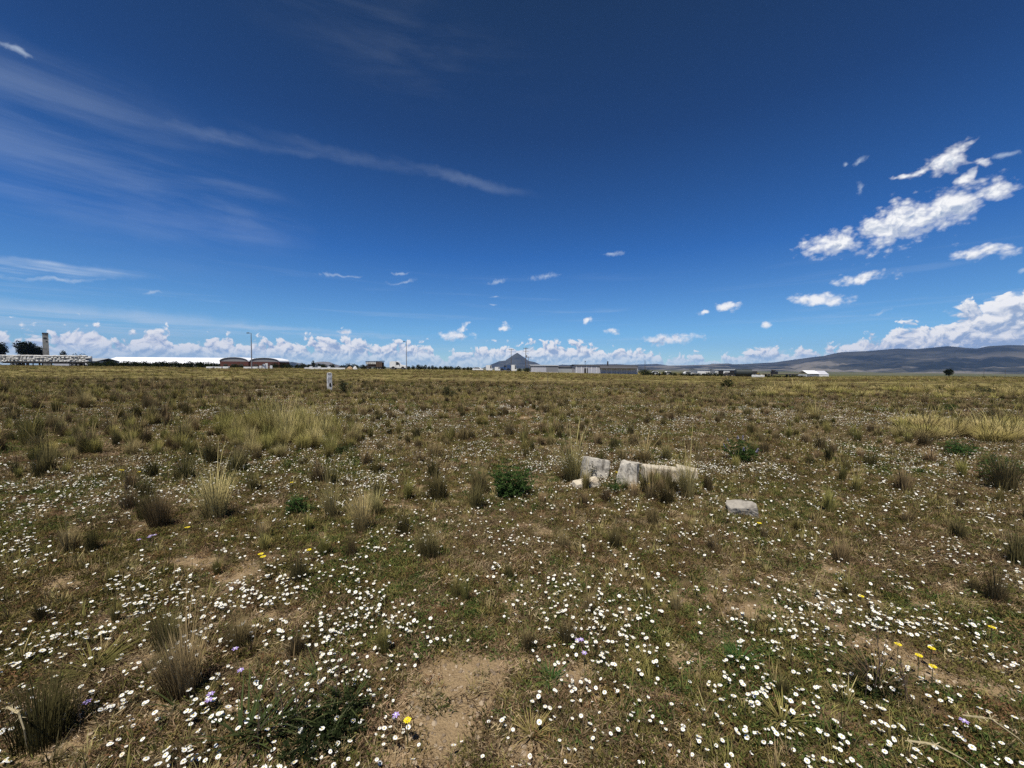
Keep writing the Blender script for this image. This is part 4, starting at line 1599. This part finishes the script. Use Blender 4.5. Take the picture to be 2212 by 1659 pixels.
cover_kinds = []
for s in range(4):
    cover_kinds.append(mat_clump(None, 74, .058, .034, .0046, 'leaf', 100 + s).mesh('herb', M['herb']))
for s in range(2):
    cover_kinds.append(mat_clump(None, 66, .055, .036, .0052, 'leaf', 110 + s).mesh('green_herb', M['herb_green']))
for s in range(3):
    cover_kinds.append(mat_clump(None, 62, .060, .026, .0030, 'twig', 120 + s).mesh('litter', M['litter']))
for s in range(3):
    cover_kinds.append(mat_clump(None, 34, .036, .042, .0024, 'blade', 130 + s).mesh('sprig', M['olive_grass']))
for s in range(2):
    cover_kinds.append(mat_clump(None, 30, .032, .040, .0024, 'blade', 140 + s).mesh('dry_sprig', M['dry']))
CK_P = np.array([.17, .17, .17, .17, .08, .08, .20, .20, .20, .09, .09, .09, .06, .06])


def cover_idx(x, y):
    """which plant grows where: patches of green, of brown and of grass"""
    g = fbm(x * .9, y * .9, 71, 4)
    dryv = fbm(x * .7 + 9, y * .7, 77, 4)
    p = np.tile(CK_P, (len(x), 1))
    p[:, 4:6] *= sstep(g, .48, .66)[:, None] * 3.2 + .15
    p[:, 6:9] *= sstep(dryv, .40, .62)[:, None] * 1.7 + .35
    p[:, 9:12] *= sstep(g, .40, .60)[:, None] * 1.4 + .4
    p /= p.sum(1, keepdims=True)
    return (p.cumsum(1) < rng.random(len(x))[:, None]).sum(1).clip(0, len(CK_P) - 1)


cxs, cys, css = [], [], []
for n, y0, y1, s0, s1 in ((62000, .5, 5.5, .75, 1.35), (60000, 5.5, 13, 1.2, 2.2), (60000, 13, 36, 2.0, 4.2)):
    x, y = sample(n, y0, y1)
    dens = 1 - .84 * bare(x, y)
    dens *= .38 + .75 * sstep(fbm(x * 1.6, y * 1.6, 91, 3), .32, .55)
    k = rng.random(len(x)) < dens
    cxs.append(x[k])
    cys.append(y[k])
    css.append(rng.uniform(s0, s1, k.sum()))
x, y, s = map(np.concatenate, (cxs, cys, css))
scatter('ground_cover', x, y, s, cover_kinds, cover_idx(x, y), .15, 'low herbs, dry stalks and short grass matting the soil')

# --- gravel and crumbs on the sandy soil
pk = []
for s in range(4):
    bm = bmesh.new()
    bmesh.ops.create_icosphere(bm, subdivisions=1, radius=1)
    rgn = np.random.default_rng(s)
    for v in bm.verts:
        v.co *= rgn.uniform(.7, 1.2)
        v.co.z *= .6
    me = bpy.data.meshes.new('pebble')
    bm.to_mesh(me)
    bm.free()
    me.materials.append(mat_plain('pebble', (.20, .15, .10) if s % 2 else (.36, .28, .19), .9, .3, 2))
    pk.append(me)
x, y = sample(200000, .6, 7)
k = rng.random(len(x)) < bare(x, y) * .9 + .06
x, y = x[k], y[k]
scatter('gravel', x, y, .0022 + .013 * rng.random(len(x)) ** 4, pk, None, .3, 'small stones and crumbs of earth on the bare sandy patches')


# --- tussocks
def tussock(mat, n, r, h, w, lean=(.05, .45), curl=(.05, .4), wind=(-.10, .05), seed=0, stalks=0):
    random.seed(seed)
    b = MB()
    for i in range(n):
        a, q = U(0, 6.283), U(0, 1) ** .7 * r
        hh = h * (U(.45, 1.0) if i % 4 else U(.7, 1.12)) * (1 - .25 * q / r)
        out = U(*lean)
        dx, dy = math.cos(a) * out + wind[0] * U(.3, 1.5), math.sin(a) * out + wind[1]
        yaw = math.atan2(dy, dx) + random.gauss(0, .25)
        b.blade((math.cos(a) * q, math.sin(a) * q, -.015), hh, w * U(.6, 1.2), yaw, min(.9, math.hypot(dx, dy)), U(*curl), 0, 4)
    for i in range(stalks):
        a = U(0, 6.283)
        b.blade((math.cos(a) * r * .3, math.sin(a) * r * .3, 0), h * U(1.15, 1.6), w * 1.4, a + random.gauss(0, .5), U(.05, .3), U(0, .3), 0, 4)
    return b


big_kinds = [tussock(None, 560, .055 + .012 * (s % 3), .35, .0027, (.0, .20), (.02, .24), (-.06, .03), 270 + s, 10).mesh('big_tussock', M['dry']) for s in range(5)]
dry_kinds = [tussock(None, 340, .024 + .009 * (s % 4), .20, .0032, (.0, .22), (.02, .26), (-.06, .03), 200 + s, 8).mesh('dry_tussock', M['dry'] if s % 4 else M['olive_grass']) for s in range(12)]
gold_kinds = [tussock(None, 400, .085, .62, .0052, (.02, .24), (.05, .36), (-.13, .02), 230 + s, 18).mesh('tall_tussock', M['gold'] if s % 3 == 1 else M['olive_grass']) for s in range(9)]
band_kinds = [tussock(None, 220, .12, .50, .009, (.05, .5), (.1, .5), (.14, .0), 250 + s, 6).mesh('band_tussock', M['olive_grass'] if s % 2 else M['gold']) for s in range(6)]


def put(name, mesh, px, py, h_px, h_mesh, label, cat, group=None, wide=1.0, xyz=None):
    x, y, z = xyz or G(px, py)
    s = h_px * math.hypot(y, .35) / F / h_mesh * (1.28 if name == 'dry_tussock' else 1.1)
    o = link(name, mesh, None, (x, y, z))
    o.rotation_euler = (0, 0, U(-.5, .5))
    o.scale = (s * wide, s * wide, s)
    return tag(o, label, cat, group)


random.seed(77)
taken = []
# tussocks one can single out
SPECIAL = [('dry_tussock', 395, 1500, 140, 'tall brown tussock with green tips in the nearest grass, dark shade beside it', 1.05),
           ('dry_tussock', 361, 1402, 84, 'brown tussock just behind the tall one in the near grass', 1.0),
           ('dry_tussock', 95, 1600, 150, 'big olive tussock with one arching stalk near the lower corner', 1.0),
           ('dry_tussock', 345, 1139, 84, 'dark green and brown tussock left of the tall golden stems', 1.0),
           ('dry_tussock', 322, 1122, 66, 'narrow dark tussock touching the green and brown one', 1.0),
           ('dry_tussock', 1037, 1066, 66, 'dark brown tussock leaning on the rounded green bush', 1.1),
           ('dry_tussock', 945, 1078, 64, 'wide brown tussock standing beside the dark one by the green bush', 1.2),
           ('dry_tussock', 925, 1204, 62, 'broad brown tussock alone on bare soil in the middle of the field', 1.25),
           ('dry_tussock', 1330, 1186, 48, 'brown tussock among dense daisies below the pale slab', 1.15),
           ('dry_tussock', 1262, 1092, 34, 'brown tussock right under the pale flat slab', 1.1),
           ('dry_tussock', 1440, 1090, 52, 'brown tussock before the long pale beam', 1.2),
           ('dry_tussock', 2168, 1062, 88, 'olive tussock with deep shade beside it near the picture edge', 1.0),
           ('dry_tussock', 515, 1398, 70, 'thin tussock with tall pale stalks on the near sandy ground', 1.0),
           ('tall_tussock', 1237, 1040, 108, 'tall golden tussock leaning against the stained concrete slab', 1.0),
           ('tall_tussock', 1485, 1078, 118, 'thin tall golden tussock in front of the pale end piece', .7),
           ('tall_tussock', 1392, 1000, 58, 'wispy golden tussock rising behind the grooved stump', 1.3),
           ('tall_tussock', 1345, 1000, 50, 'pale golden tussock rising between and behind the two upright blocks', .9),
           ('tall_tussock', 1440, 996, 50, 'thin golden tussock rising behind the long pale beam', 1.0),
           ('tall_tussock', 465, 1122, 126, 'tall open golden tussock with long arching stems on its own', 1.0),
           ('tall_tussock', 783, 1150, 108, 'tall straw-coloured tussock in the middle of the near field', .8),
           ('tall_tussock', 812, 1112, 66, 'shorter straw tussock behind the tall straw-coloured one', .9),
           ('tall_tussock', 716, 1120, 92, 'brown and straw tussock with tall thin stalks beside the straw one', .7),
           ('tall_tussock', 183, 882, 48, 'bright golden tussock alone on the far pale ground', 1.1),
           ('tall_tussock', 1762, 908, 36, 'rounded golden tussock alone past the lupin bush', 1.4)]
for i, (nm, px, py, hp, lab, wd) in enumerate(SPECIAL):
    kinds, hm = (big_kinds, .35) if nm == 'dry_tussock' else (gold_kinds, .62)
    mesh = kinds[i % len(kinds)]
    if nm == 'tall_tussock':
        mesh = gold_kinds[(1, 4, 7)[i % 3]]
    o = put(nm, mesh, px, py, hp, hm, lab, 'grass tussock', None, wd)
    taken.append((o.location.x, o.location.y, .22))

for i in range(120):
    q = U(0, 6.283)
    rr = U(0, 1) ** .6
    px, py = 622 + math.cos(q) * rr * 170, 946 + math.sin(q) * rr * 46 + math.cos(q) * rr * 14
    o = put('tall_tussock', random.choice(gold_kinds if i % 3 else big_kinds), px, py, U(40, 70) * (1.1 - .5 * rr) if i % 3 else U(10, 22), .62 if i % 3 else .35,
            'golden-green tussock in the dense tall stand before the white post', 'grass tussock', 'tall golden stand before the post', U(.9, 1.3))
    taken.append((o.location.x, o.location.y, .15))
for i in range(70):
    px = U(1930, 2330)
    o = put('tall_tussock', random.choice(band_kinds), px, U(918, 950) + (px - 1930) * .035, U(30, 44), .50, 'olive-gold tussock in the wind-bent band behind the green leafy bush', 'grass tussock', 'band of bent golden grass', 1.3)
for i in range(110):
    px = U(1640, 2260)
    o = put('tall_tussock', random.choice(band_kinds), px, U(838, 862) + (px - 1930) * .012, U(12, 19), .50, 'golden tussock in the far bright band along the edge of the field', 'grass tussock', 'far band of golden grass', 1.7)

for i in range(46):
    px = U(-20, 470)
    py = U(850, 1010)
    o = put('tall_tussock', random.choice(gold_kinds), px, py, U(16, 34) * (py - 780) / 130, .62, 'wispy olive tussock scattered on the brown ground beside the golden stand', 'grass tussock', 'wispy tussocks beside the golden stand', U(.7, 1.1))
for i in range(30):
    px = U(780, 1240)
    py = U(868, 960)
    o = put('tall_tussock', random.choice(gold_kinds), px, py, U(14, 26) * (py - 780) / 120, .62, 'wispy olive tussock standing in the middle distance behind the rounded bush', 'grass tussock', 'wispy tussocks behind the rounded bush', U(.8, 1.2))

# the rest, spread over the field: the 300 that show largest stand alone, the others are a mass
HAND = [(1400, 1066, 46), (1420, 1058, 40), (1438, 1064, 34), (1405, 1080, 36), (1425, 1066, 36), (1452, 1062, 38), (1310, 1084, 30), (1410, 1048, 36), (1368, 1074, 30), (1350, 1060, 26), (1530, 1062, 36),
        (700, 1200, 44), (760, 1202, 40), (1815, 1216, 48), (150, 1192, 46), (200, 1190, 42), (1215, 1182, 36), (1270, 1322, 44), (1460, 1322, 44), (1225, 1388, 48),
        (1005, 1302, 50), (985, 1292, 44), (830, 1412, 54), (1140, 1402, 46), (250, 1342, 42), (90, 1342, 36), (2150, 1300, 66), (2205, 1222, 82), (2070, 1162, 40),
        (2105, 1282, 36), (1830, 1282, 30), (1410, 1132, 36), (330, 1032, 40), (905, 1002, 30), (1000, 952, 30), (1100, 942, 34), (1130, 952, 34), (1290, 962, 34),
        (240, 942, 38), (60, 962, 56), (100, 1022, 52), (180, 982, 40), (120, 892, 28), (900, 952, 32), (330, 902, 30), (1772, 972, 30), (1800, 982, 30), (1880, 1006, 28),
        (1790, 1082, 30),  (1850, 1062, 30), (1190, 945, 28), (940, 990, 34), (690, 1040, 44), (880, 1080, 40), (545, 1060, 36), (420, 930, 30), (2010, 1000, 30),
        (640, 1418, 46), (1690, 1500, 40), (1400, 1290, 34), (1540, 1190, 34), (1650, 1165, 30), (1960, 1130, 30), (280, 1100, 40), (240, 1260, 30), (1100, 1250, 34), (470, 1240, 34)]
tx, ty, ts = [], [], []
for px, py, hp in HAND:
    x, y, z = G(px, py)
    tx.append(x)
    ty.append(y)
    ts.append(1.3 * hp * math.hypot(y, .35) / F / .20)
x, y = sample(9000, 1.6, 36)
prob = sstep(fbm(x * .5, y * .5, 131, 4), .36, .60) * (.26 + .62 * sstep(y, 3.0, 7)) * sstep(y, 1.7, 3)
prob *= 1 - .75 * bare(x, y)
k = rng.random(len(x)) < prob
x, y = x[k], y[k]
ok = np.ones(len(x), bool)
for a, c, r in taken + BUSH_AT + [G(1612, 1130)[:2] + (.25,)] + [(a, c, .18) for a, c in zip(tx, ty)]:
    ok &= np.hypot(x - a, y - c) > r
x, y = x[ok], y[ok]
tx = np.concatenate([tx, x])
ty = np.concatenate([ty, y])
ts = np.concatenate([ts, rng.uniform(.60, 1.75, len(x)) * (1 + .3 * sstep(y, 6, 20)) * (1 + .25 * sstep(-x / y, .2, .8))])
tz = ground_z(tx, ty)
qx, qy = proj(tx, ty, tz)
vis = (qx > -20) & (qx < 2232) & (qy < 1690)
size = np.where(vis, ts / ty, 0)
order = np.argsort(-size)
n_hand = 20
single = order[:300 - len([s_ for s_ in SPECIAL if s_[0] == 'dry_tussock'])]
rest = order[len(single):]
for i in single:
    o = link('dry_tussock', random.choice(dry_kinds), None, (tx[i], ty[i], tz[i]), U(0, 6.28))
    w_ = U(.75, 1.15)
    o.scale = (ts[i] * w_, ts[i] * w_, ts[i] * U(1.0, 1.3))
    tag(o, 'short dry brown tussock scattered with others among the daisies', 'grass tussock', 'dry tussocks scattered over the field')
scatter('dry_grass', tx[rest], ty[rest], ts[rest], dry_kinds, None, .08, 'short dry tussocks thinning out towards the far field')

# small upright tufts of straw between the tussocks, in drifts
tuft_kinds = [tussock(None, 46, .028, .085, .0034, (.03, .40), (.03, .40), (-.05, .03), 280 + s, 3).mesh('tuft', M[('dry', 'olive_grass', 'dry', 'gold')[s % 4]]) for s in range(8)]
x, y = sample(26000, 1.0, 9)
k = rng.random(len(x)) < sstep(fbm(x * .8, y * .8, 141, 4), .44, .64) * .5 * (1 - .8 * bare(x, y))
xa, ya = x[k], y[k]
x, y = sample(42000, 9, 26)
k = rng.random(len(x)) < sstep(fbm(x * .35, y * .5, 143, 4), .40, .62) * .6
xa, ya = np.concatenate([xa, x[k]]), np.concatenate([ya, y[k]])
scatter('grass_tufts', xa, ya, rng.uniform(.6, 1.3, len(xa)) * (1 + .8 * sstep(ya, 6, 18)), tuft_kinds, None, .08, 'small upright tufts of straw in drifts between the tussocks')

# --- grassland further out
far_kinds = [tussock(None, 70, .30, .26, .013, (.1, .7), (.1, .5), (.08, 0), 300 + s, 3).mesh('far_tuft', M[('olive_grass', 'gold', 'dry', 'dry', 'olive_grass', 'herb')[s % 6]]) for s in range(12)]
x, y = sample(12000, 13, 40)
k = rng.random(len(x)) < sstep(fbm(x * .16, y * .45, 151, 4), .42, .62)
x1_, y1_ = x[k], y[k]
x, y = sample(42000, 34, 150)
k = rng.random(len(x)) < .25 + .75 * sstep(fbm(x * .05, y * .16, 161, 4), .38, .56)
x2_, y2_ = x[k], y[k]
x, y = np.concatenate([x1_, x2_]), np.concatenate([y1_, y2_])
g = fbm(x * .045, y * .15, 171, 4)
gi_ = np.where(rng.random(len(x)) < sstep(g, .38, .58) * .85, rng.choice([0, 1, 4, 6, 7, 10], len(x)), rng.choice([2, 3, 5, 8, 9, 11, 4], len(x)))
scatter('grassland', x, y, (.45 + 1.2 * rng.random(len(x)) ** 2) * (.6 + .5 * sstep(y, 25, 70)), far_kinds, gi_, .08, 'rough straw-coloured grass running to the far edge of the field')


# --- daisies
def daisy_parts(seed, r=.0135, h=.065):
    rg = random.Random(seed)
    pet, cen, stm = MB(), MB(), MB()
    n = rg.randint(15, 19)
    droop = rg.uniform(-.12, .22)
    for i in range(n):
        a = i / n * 6.2832 + rg.uniform(-.08, .08)
        rr = r * rg.uniform(.88, 1.06)
        w = r * .40
        c, s = math.cos(a), math.sin(a)
        r0, r1 = r * .30, rr * .8
        pet.add([(c * r0 - s * w * .3, s * r0 + c * w * .3, h), (c * r0 + s * w * .3, s * r0 - c * w * .3, h),
                 (c * r1 + s * w * .5, s * r1 - c * w * .5, h - droop * r * .5), (c * rr, s * rr, h - droop * r), (c * r1 - s * w * .5, s * r1 + c * w * .5, h - droop * r * .5 + .0004)],
                [(0, 1, 2, 3, 4)])
    vs, fs = [], []
    m = 8
    for j, (q, zz) in enumerate(((.30, 0.0006), (.24, .0022), (.10, .0032))):
        for k in range(m):
            a = k / m * 6.2832
            vs.append((math.cos(a) * r * q, math.sin(a) * r * q, h + zz))
    for j in range(2):
        for k in range(m):
            fs.append((j * m + k, j * m + (k + 1) % m, (j + 1) * m + (k + 1) % m, (j + 1) * m + k))
    fs.append(tuple(range(2 * m, 3 * m)))
    cen.add(vs, fs)
    dx, dy = rg.uniform(-.02, .02), rg.uniform(-.02, .02)
    stm.tube([(dx, dy, -.01), (dx * .5, dy * .4, h * .5), (0, 0, h - .0008)], [.0011, .001, .001], 4)
    for k in range(4):
        stm.leaf((dx * .7, dy * .7, h * rg.uniform(.05, .5)), (rg.uniform(-1, 1), rg.uniform(-1, 1), .5), .004, .022)
    return pet, cen, stm


def merged_daisy(seed, mats, r, h):
    p, c, s = daisy_parts(seed, r, h)
    b = MB()
    b.add(p.v, p.f, 0)
    b.add(c.v, c.f, 1)
    b.add(s.v, s.f, 2)
    return b.mesh('daisy_kind', mats)


def flat_daisy(mat, r, h):
    b = MB()
    b.add([(math.cos(a) * r, math.sin(a) * r, h) for a in np.linspace(0, 6.2832, 8)[:-1]], [tuple(range(7))], 0)
    b.add([(math.cos(a) * r * .36, math.sin(a) * r * .36, h + .0012) for a in np.linspace(0, 6.2832, 6)[:-1]], [tuple(range(5))], 1)
    return b.mesh('daisy_far', [M[mat], M['yolk']])


def daisy_prob(x, y):
    p = sstep(fbm(x * .62, y * .62, 181, 4), .40, .60)
    p = .20 + .80 * p
    p *= .45 + .75 * sstep(fbm(x * 2.6, y * 2.6, 187, 3), .35, .62)
    p *= 1 - .88 * bare(x, y)
    az = np.arctan2(x, y)
    p *= 1 - .55 * sstep(az, -.35, -.85) * sstep(y, 2.0, 3.5)
    return p


dx_, dy_ = [], []
for n, y0, y1 in ((42000, .75, 6), (88000, 6, 15), (95000, 15, 34), (30000, 34, 62)):
    x, y = sample(n, y0, y1)
    p = daisy_prob(x, y)
    if y0 > 12:
        p *= (.25 + .75 * sstep(fbm(x * .10, y * .3, 195, 3), .34, .52)) * sstep(y, 60, 24)
    k = rng.random(len(x)) < p
    dx_.append(x[k])
    dy_.append(y[k])
x, y = np.concatenate(dx_), np.concatenate(dy_)
# they also grow in little bunches
m = rng.random(len(x)) < .22
x = np.concatenate([x, x[m] + rng.normal(0, .022, m.sum()), x[m] + rng.normal(0, .03, m.sum())])
y = np.concatenate([y, y[m] + rng.normal(0, .022, m.sum()), y[m] + rng.normal(0, .03, m.sum())])
z = ground_z(x, y)
qx, qy = proj(x, y, z + .06)
vis = (qx > 0) & (qx < 2212) & (qy < 1655)
d3 = np.where(vis, np.sqrt(x ** 2 + y ** 2 + 2.0), 1e9)
order = np.argsort(d3)
near_i, rest_i = order[:300], order[300:]
print('daisies', len(x))
root = []
for s in range(8):
    r, h = .0108 + .0010 * (s % 3), (.040, .055, .07, .085)[s % 4]
    p, c, st = daisy_parts(400 + s, r, h)
    root.append((p.mesh('petals', M['petal']), c.mesh('flower_centre', M['yolk']), st.mesh('stem', M['stem'])))
for i in near_i:
    e = link('daisy', None, None, (x[i], y[i], z[i]))
    e.rotation_euler = (random.gauss(-.04, .28), random.gauss(0, .28), U(0, 6.28))
    e.scale = (U(.44, .90),) * 3
    tag(e, 'small white daisy with a yellow centre in the closest part of the flowering ground', 'daisy', 'daisies nearest to the camera')
    ms_ = random.choice(root)
    for nm, me in zip(('petals', 'flower_centre', 'stem'), ms_):
        link(nm, me, e)
kinds = [merged_daisy(420 + s, [M['petal'], M['yolk'], M['stem']], .0108 + .001 * (s % 3), (.038, .055, .072, .09)[s % 4]) for s in range(8)]
kinds += [merged_daisy(440, [M['petal_cream'], M['yolk'], M['stem']], .010, .045)]
kinds += [flat_daisy('petal', .0115, .05), flat_daisy('petal_cream', .0115, .06), flat_daisy('petal_cream', .0105, .045), flat_daisy('petal', .0125, .06)]
xx, yy = x[rest_i], y[rest_i]
ii = np.where(yy < 7, rng.choice(9, len(xx), p=[.118] * 8 + [.056]), rng.choice([9, 10, 11, 12], len(xx), p=[.33, .27, .12, .28]))
scatter('daisies', xx, yy, rng.uniform(.46, .95, len(xx)) * (1 + .6 * sstep(yy, 6, 20)), kinds, ii, .27, 'white daisies sprinkled thickly over the field')


# --- yellow and lilac flowers that stand out
def flower(label, px, py, mat, name, h=.13, r=.02, heads=1, cat='flower', n=11):
    x, y, z = G(px, py)
    # the pixel is the head of the flower: step towards the camera so that the stem ends there
    k = 1 - h / CAM_Z
    x, y = x * k, y * k
    z = gz(x, y)
    t = thing(name, label, cat, (x, y, z), U(0, 6))
    for j in range(heads):
        ox, oy, hh = (0, 0, h) if j == 0 else (random.gauss(0, .022), random.gauss(0, .022), h * U(.8, 1.05))
        b = MB()
        b.tube([(ox * .2, oy * .2, -.01), (ox * .7, oy * .7, hh * .5), (ox, oy, hh)], [.0018, .0015, .0014], 5)
        part('stem', b, M['stem'], t)
        b = MB()
        for lay in range(2):
            for i in range(n):
                a = i / n * 6.2832 + lay * .3
                c, s = math.cos(a), math.sin(a)
                q = r * (1 - .3 * lay) * U(.9, 1.1)
                w = r * .42
                b.add([(ox, oy, hh + .001 + lay * .002), (ox + c * q * .7 + s * w * .5, oy + s * q * .7 - c * w * .5, hh + .003 + lay * .002), (ox + c * q, oy + s * q, hh + .002),
                       (ox + c * q * .7 - s * w * .5, oy + s * q * .7 + c * w * .5, hh + .0035 + lay * .002)], [(0, 1, 2, 3)])
        part('petals', b, M[mat], t)
        b = MB()
        b.tube([(ox, oy, hh + .003), (ox, oy, hh + .007)], [r * .28, r * .2], 7)
        part('flower_centre', b, M['yolk' if mat == 'yellow' else 'petal'], t)
    return t


YEL = [(563, 1197, 2, 'pair of yellow flowers on dark stalks in the near middle field'), (667, 1190, 1, 'single yellow flower level with the near yellow pair'),
       (1400, 1045, 2, 'yellow flowers before the dark side of the grooved stump'), (1332, 1022, 2, 'yellow flowers in the gap between the two upright blocks'),
       (1940, 1393, 1, 'yellow flower over sand above the low dark shrub'), (2012, 1400, 1, 'second yellow flower over sand, farther along than the first'),
       (1985, 1417, 1, 'lowest-stalked yellow flower between two others over the sand'), (2015, 1441, 1, 'yellow flower nearest the camera beside the dry stalks on sand'),
       (2143, 1355, 1, 'lone bright yellow flower among daisies past the sand patch'), (405, 1140, 1, 'yellow flower beside the tall open golden tussock'),
       (630, 1042, 1, 'yellow flower on the bare strip behind the small rosette'), (716, 1028, 1, 'small yellow flower beside the brown and straw tussock'),
       (1860, 1290, 1, 'small yellow flower among dense daisies above the dark shrub'), (260, 1016, 2, 'cluster of yellow flowers in the daisy carpet at mid distance'),
       (300, 1020, 1, 'yellow flower just beside the mid-distance yellow cluster'), (1640, 1132, 1, 'tiny yellow flower near the flat-topped rock'),
       (880, 1560, 1, 'yellow tuft flower on the near bare sand')]
for px, py, n, lab in YEL:
    flower(lab, px, py, 'yellow', 'yellow_flower', .11, (.0155 if py > 1250 else .02), n)
LIL = [(455, 1500, 2, 'lilac flowers beside the tall brown tussock in the near grass'), (187, 1518, 1, 'lilac flower on bare soil near the lower corner'),
       (520, 1450, 1, 'pale lilac flower between daisies past the tall brown tussock'), (508, 1402, 1, 'pale lilac flower behind the others near the tall brown tussock'),
       (300, 1166, 2, 'pale lilac flowers in dark grass near the green and brown tussock'), (325, 1158, 2, 'lilac flower bunch beside the paler one in dark grass'),
       (1255, 1382, 2, 'pale lilac flowers beside a dark tussock among daisies'), (1262, 1412, 1, 'pale lilac flower under the pair by the dark tussock'),
       (855, 1548, 1, 'pink-lilac flower on the near sand beside the dark shrub'), (2082, 1558, 1, 'pale lilac flower near the arching stalks')]
for px, py, n, lab in LIL:
    flower(lab, px, py, 'purple', 'lilac_flower', .07, .016, n, n=6)


# --- broad-bladed green grass in the closest ground
def grass_clump(label, px, py, h_px, n, w, seed, mat='green_blade', lean=(.3, .9), name='grass_clump'):
    x, y, z = G(px, py)
    h = h_px * math.hypot(y, 1.0) / F
    random.seed(seed)
    b = MB()
    for i in range(n):
        a, q = U(0, 6.283), U(0, 1) * h * .22
        b.blade((math.cos(a) * q, math.sin(a) * q, -.01), h * U(.6, 1.2), w * U(.6, 1.2), a + random.gauss(0, .4), U(*lean), U(.2, .7), 0, 5)
    o = link(name, b.mesh(name, M[mat]), None, (x, y, z))
    return tag(o, label, 'grass clump')


grass_clump('broad-bladed green grass clump behind the twiggy shrub at the bottom', 585, 1580, 90, 30, .010, 501)
grass_clump('broad-bladed green clump between the shrub and the near sand', 752, 1530, 66, 24, .010, 502)
grass_clump('broad green grass leaves spreading at the bottom by the twiggy shrub', 528, 1600, 95, 26, .010, 503)
grass_clump('few broad green blades rising from daisies beside the tall tussock', 392, 1535, 55, 8, .009, 504)
grass_clump('broad green blades crossing the upper side of the twiggy shrub', 690, 1470, 64, 12, .009, 505)
grass_clump('flat spreading star of fine green grass in the near soil', 200, 1452, 50, 90, .004, 506, 'olive_grass', (.6, 1.0))
grass_clump('blue-green leafy clump on bare ground in the near daisies', 1598, 1435, 44, 90, .006, 507, 'bush', (.1, .6))
grass_clump('dark grassy clump in the low shrub on the sand patch edge', 1895, 1490, 84, 110, .004, 508, 'dry', (.1, .6))
grass_clump('bright green grass tuft in the near daisies past the sand', 1690, 1560, 48, 60, .005, 509, 'olive_grass', (.2, .7))
grass_clump('small blue-green leafy clump left of the near bare soil', 1190, 1470, 40, 34, .007, 510, 'bush', (.2, .7))
grass_clump('bright green tuft near the bottom of the sand path', 1150, 1590, 40, 60, .0045, 511, 'olive_grass', (.2, .8))

# --- dry stalks and the long arching straw
M['straw'] = mat_plain('pale_straw', (.46, .38, .22), .8, .15, 30)
for pts, lab in ((((2080, 1545), (2140, 1552), (2200, 1595), (2250, 1650)), 'long pale straw arching over the ground near the lower edge'),
                 (((1960, 1600), (2020, 1608), (2080, 1640), (2130, 1680)), 'second pale straw arching nearer the bottom edge'),
                 (((15, 1527), (40, 1540), (52, 1575), (60, 1620)), 'pale arching seed stalk over the big olive tussock')):
    P3 = []
    for i, (px, py) in enumerate(pts):
        gx, gy, gz_ = G(px, py)
        k = (.88, .86, .90, .99)[i]
        P3.append((gx * k, gy * k, CAM_Z + (gz_ - CAM_Z) * k))
    b = MB()
    fine_ = []
    for i in range(len(P3) - 1):
        for q in np.linspace(0, 1, 4, endpoint=False):
            fine_.append(tuple(np.array(P3[i]) * (1 - q) + np.array(P3[i + 1]) * q))
    fine_.append(P3[-1])
    nn = len(fine_)
    b.tube(fine_, [.0022 + .0016 * math.exp(-((i - 3) / 2.5) ** 2) for i in range(nn)], 5)
    for i in range(0, nn // 2):
        for _ in range(5):
            b.leaf(fine_[i], (U(-1, 1), U(-1, 1), U(-.4, .6)), .003, .02)
    tag(link('straw', b.mesh('straw', M['straw'])), lab, 'straw')
for i, (px, py, h) in enumerate(((1884, 1462, .26), (1902, 1455, .30), (1868, 1470, .2), (1958, 1480, .2), (1972, 1490, .16), (645, 1530, .26), (690, 1520, .22), (720, 1500, .24), (610, 1560, .24), (560, 1590, .2))):
    x, y, z = G(px, py + 40)
    b = MB()
    random.seed(600 + i)
    lx, ly = U(-.05, .05), U(-.03, .03)
    b.tube([(0, 0, -.02), (lx * .3, ly, h * .5), (lx, ly, h)], [.0022, .0018, .001], 5)
    for k in range(5):
        q = U(.35, .9)
        a = U(0, 6.28)
        b.tube([(lx * q, ly * q, h * q), (lx * q + math.cos(a) * .035, ly * q + math.sin(a) * .035, h * q + .045)], [.0012, .0006], 4)
    for k in range(14):
        q = U(.5, 1)
        b.leaf((lx * q, ly * q, h * q), (U(-1, 1), U(-1, 1), U(0, 1)), .004, .012)
    tag(link('dead_stalk', b.mesh('dead_stalk', M['twig']), None, (x, y, z)), 'dead brown stalk standing in the low shrub by the sand' if px > 1500 else 'dead brown stalk standing in the twiggy shrub at the bottom',
        'dead stalk', 'dead stalks by the sand' if px > 1500 else 'dead stalks in the bottom shrub')
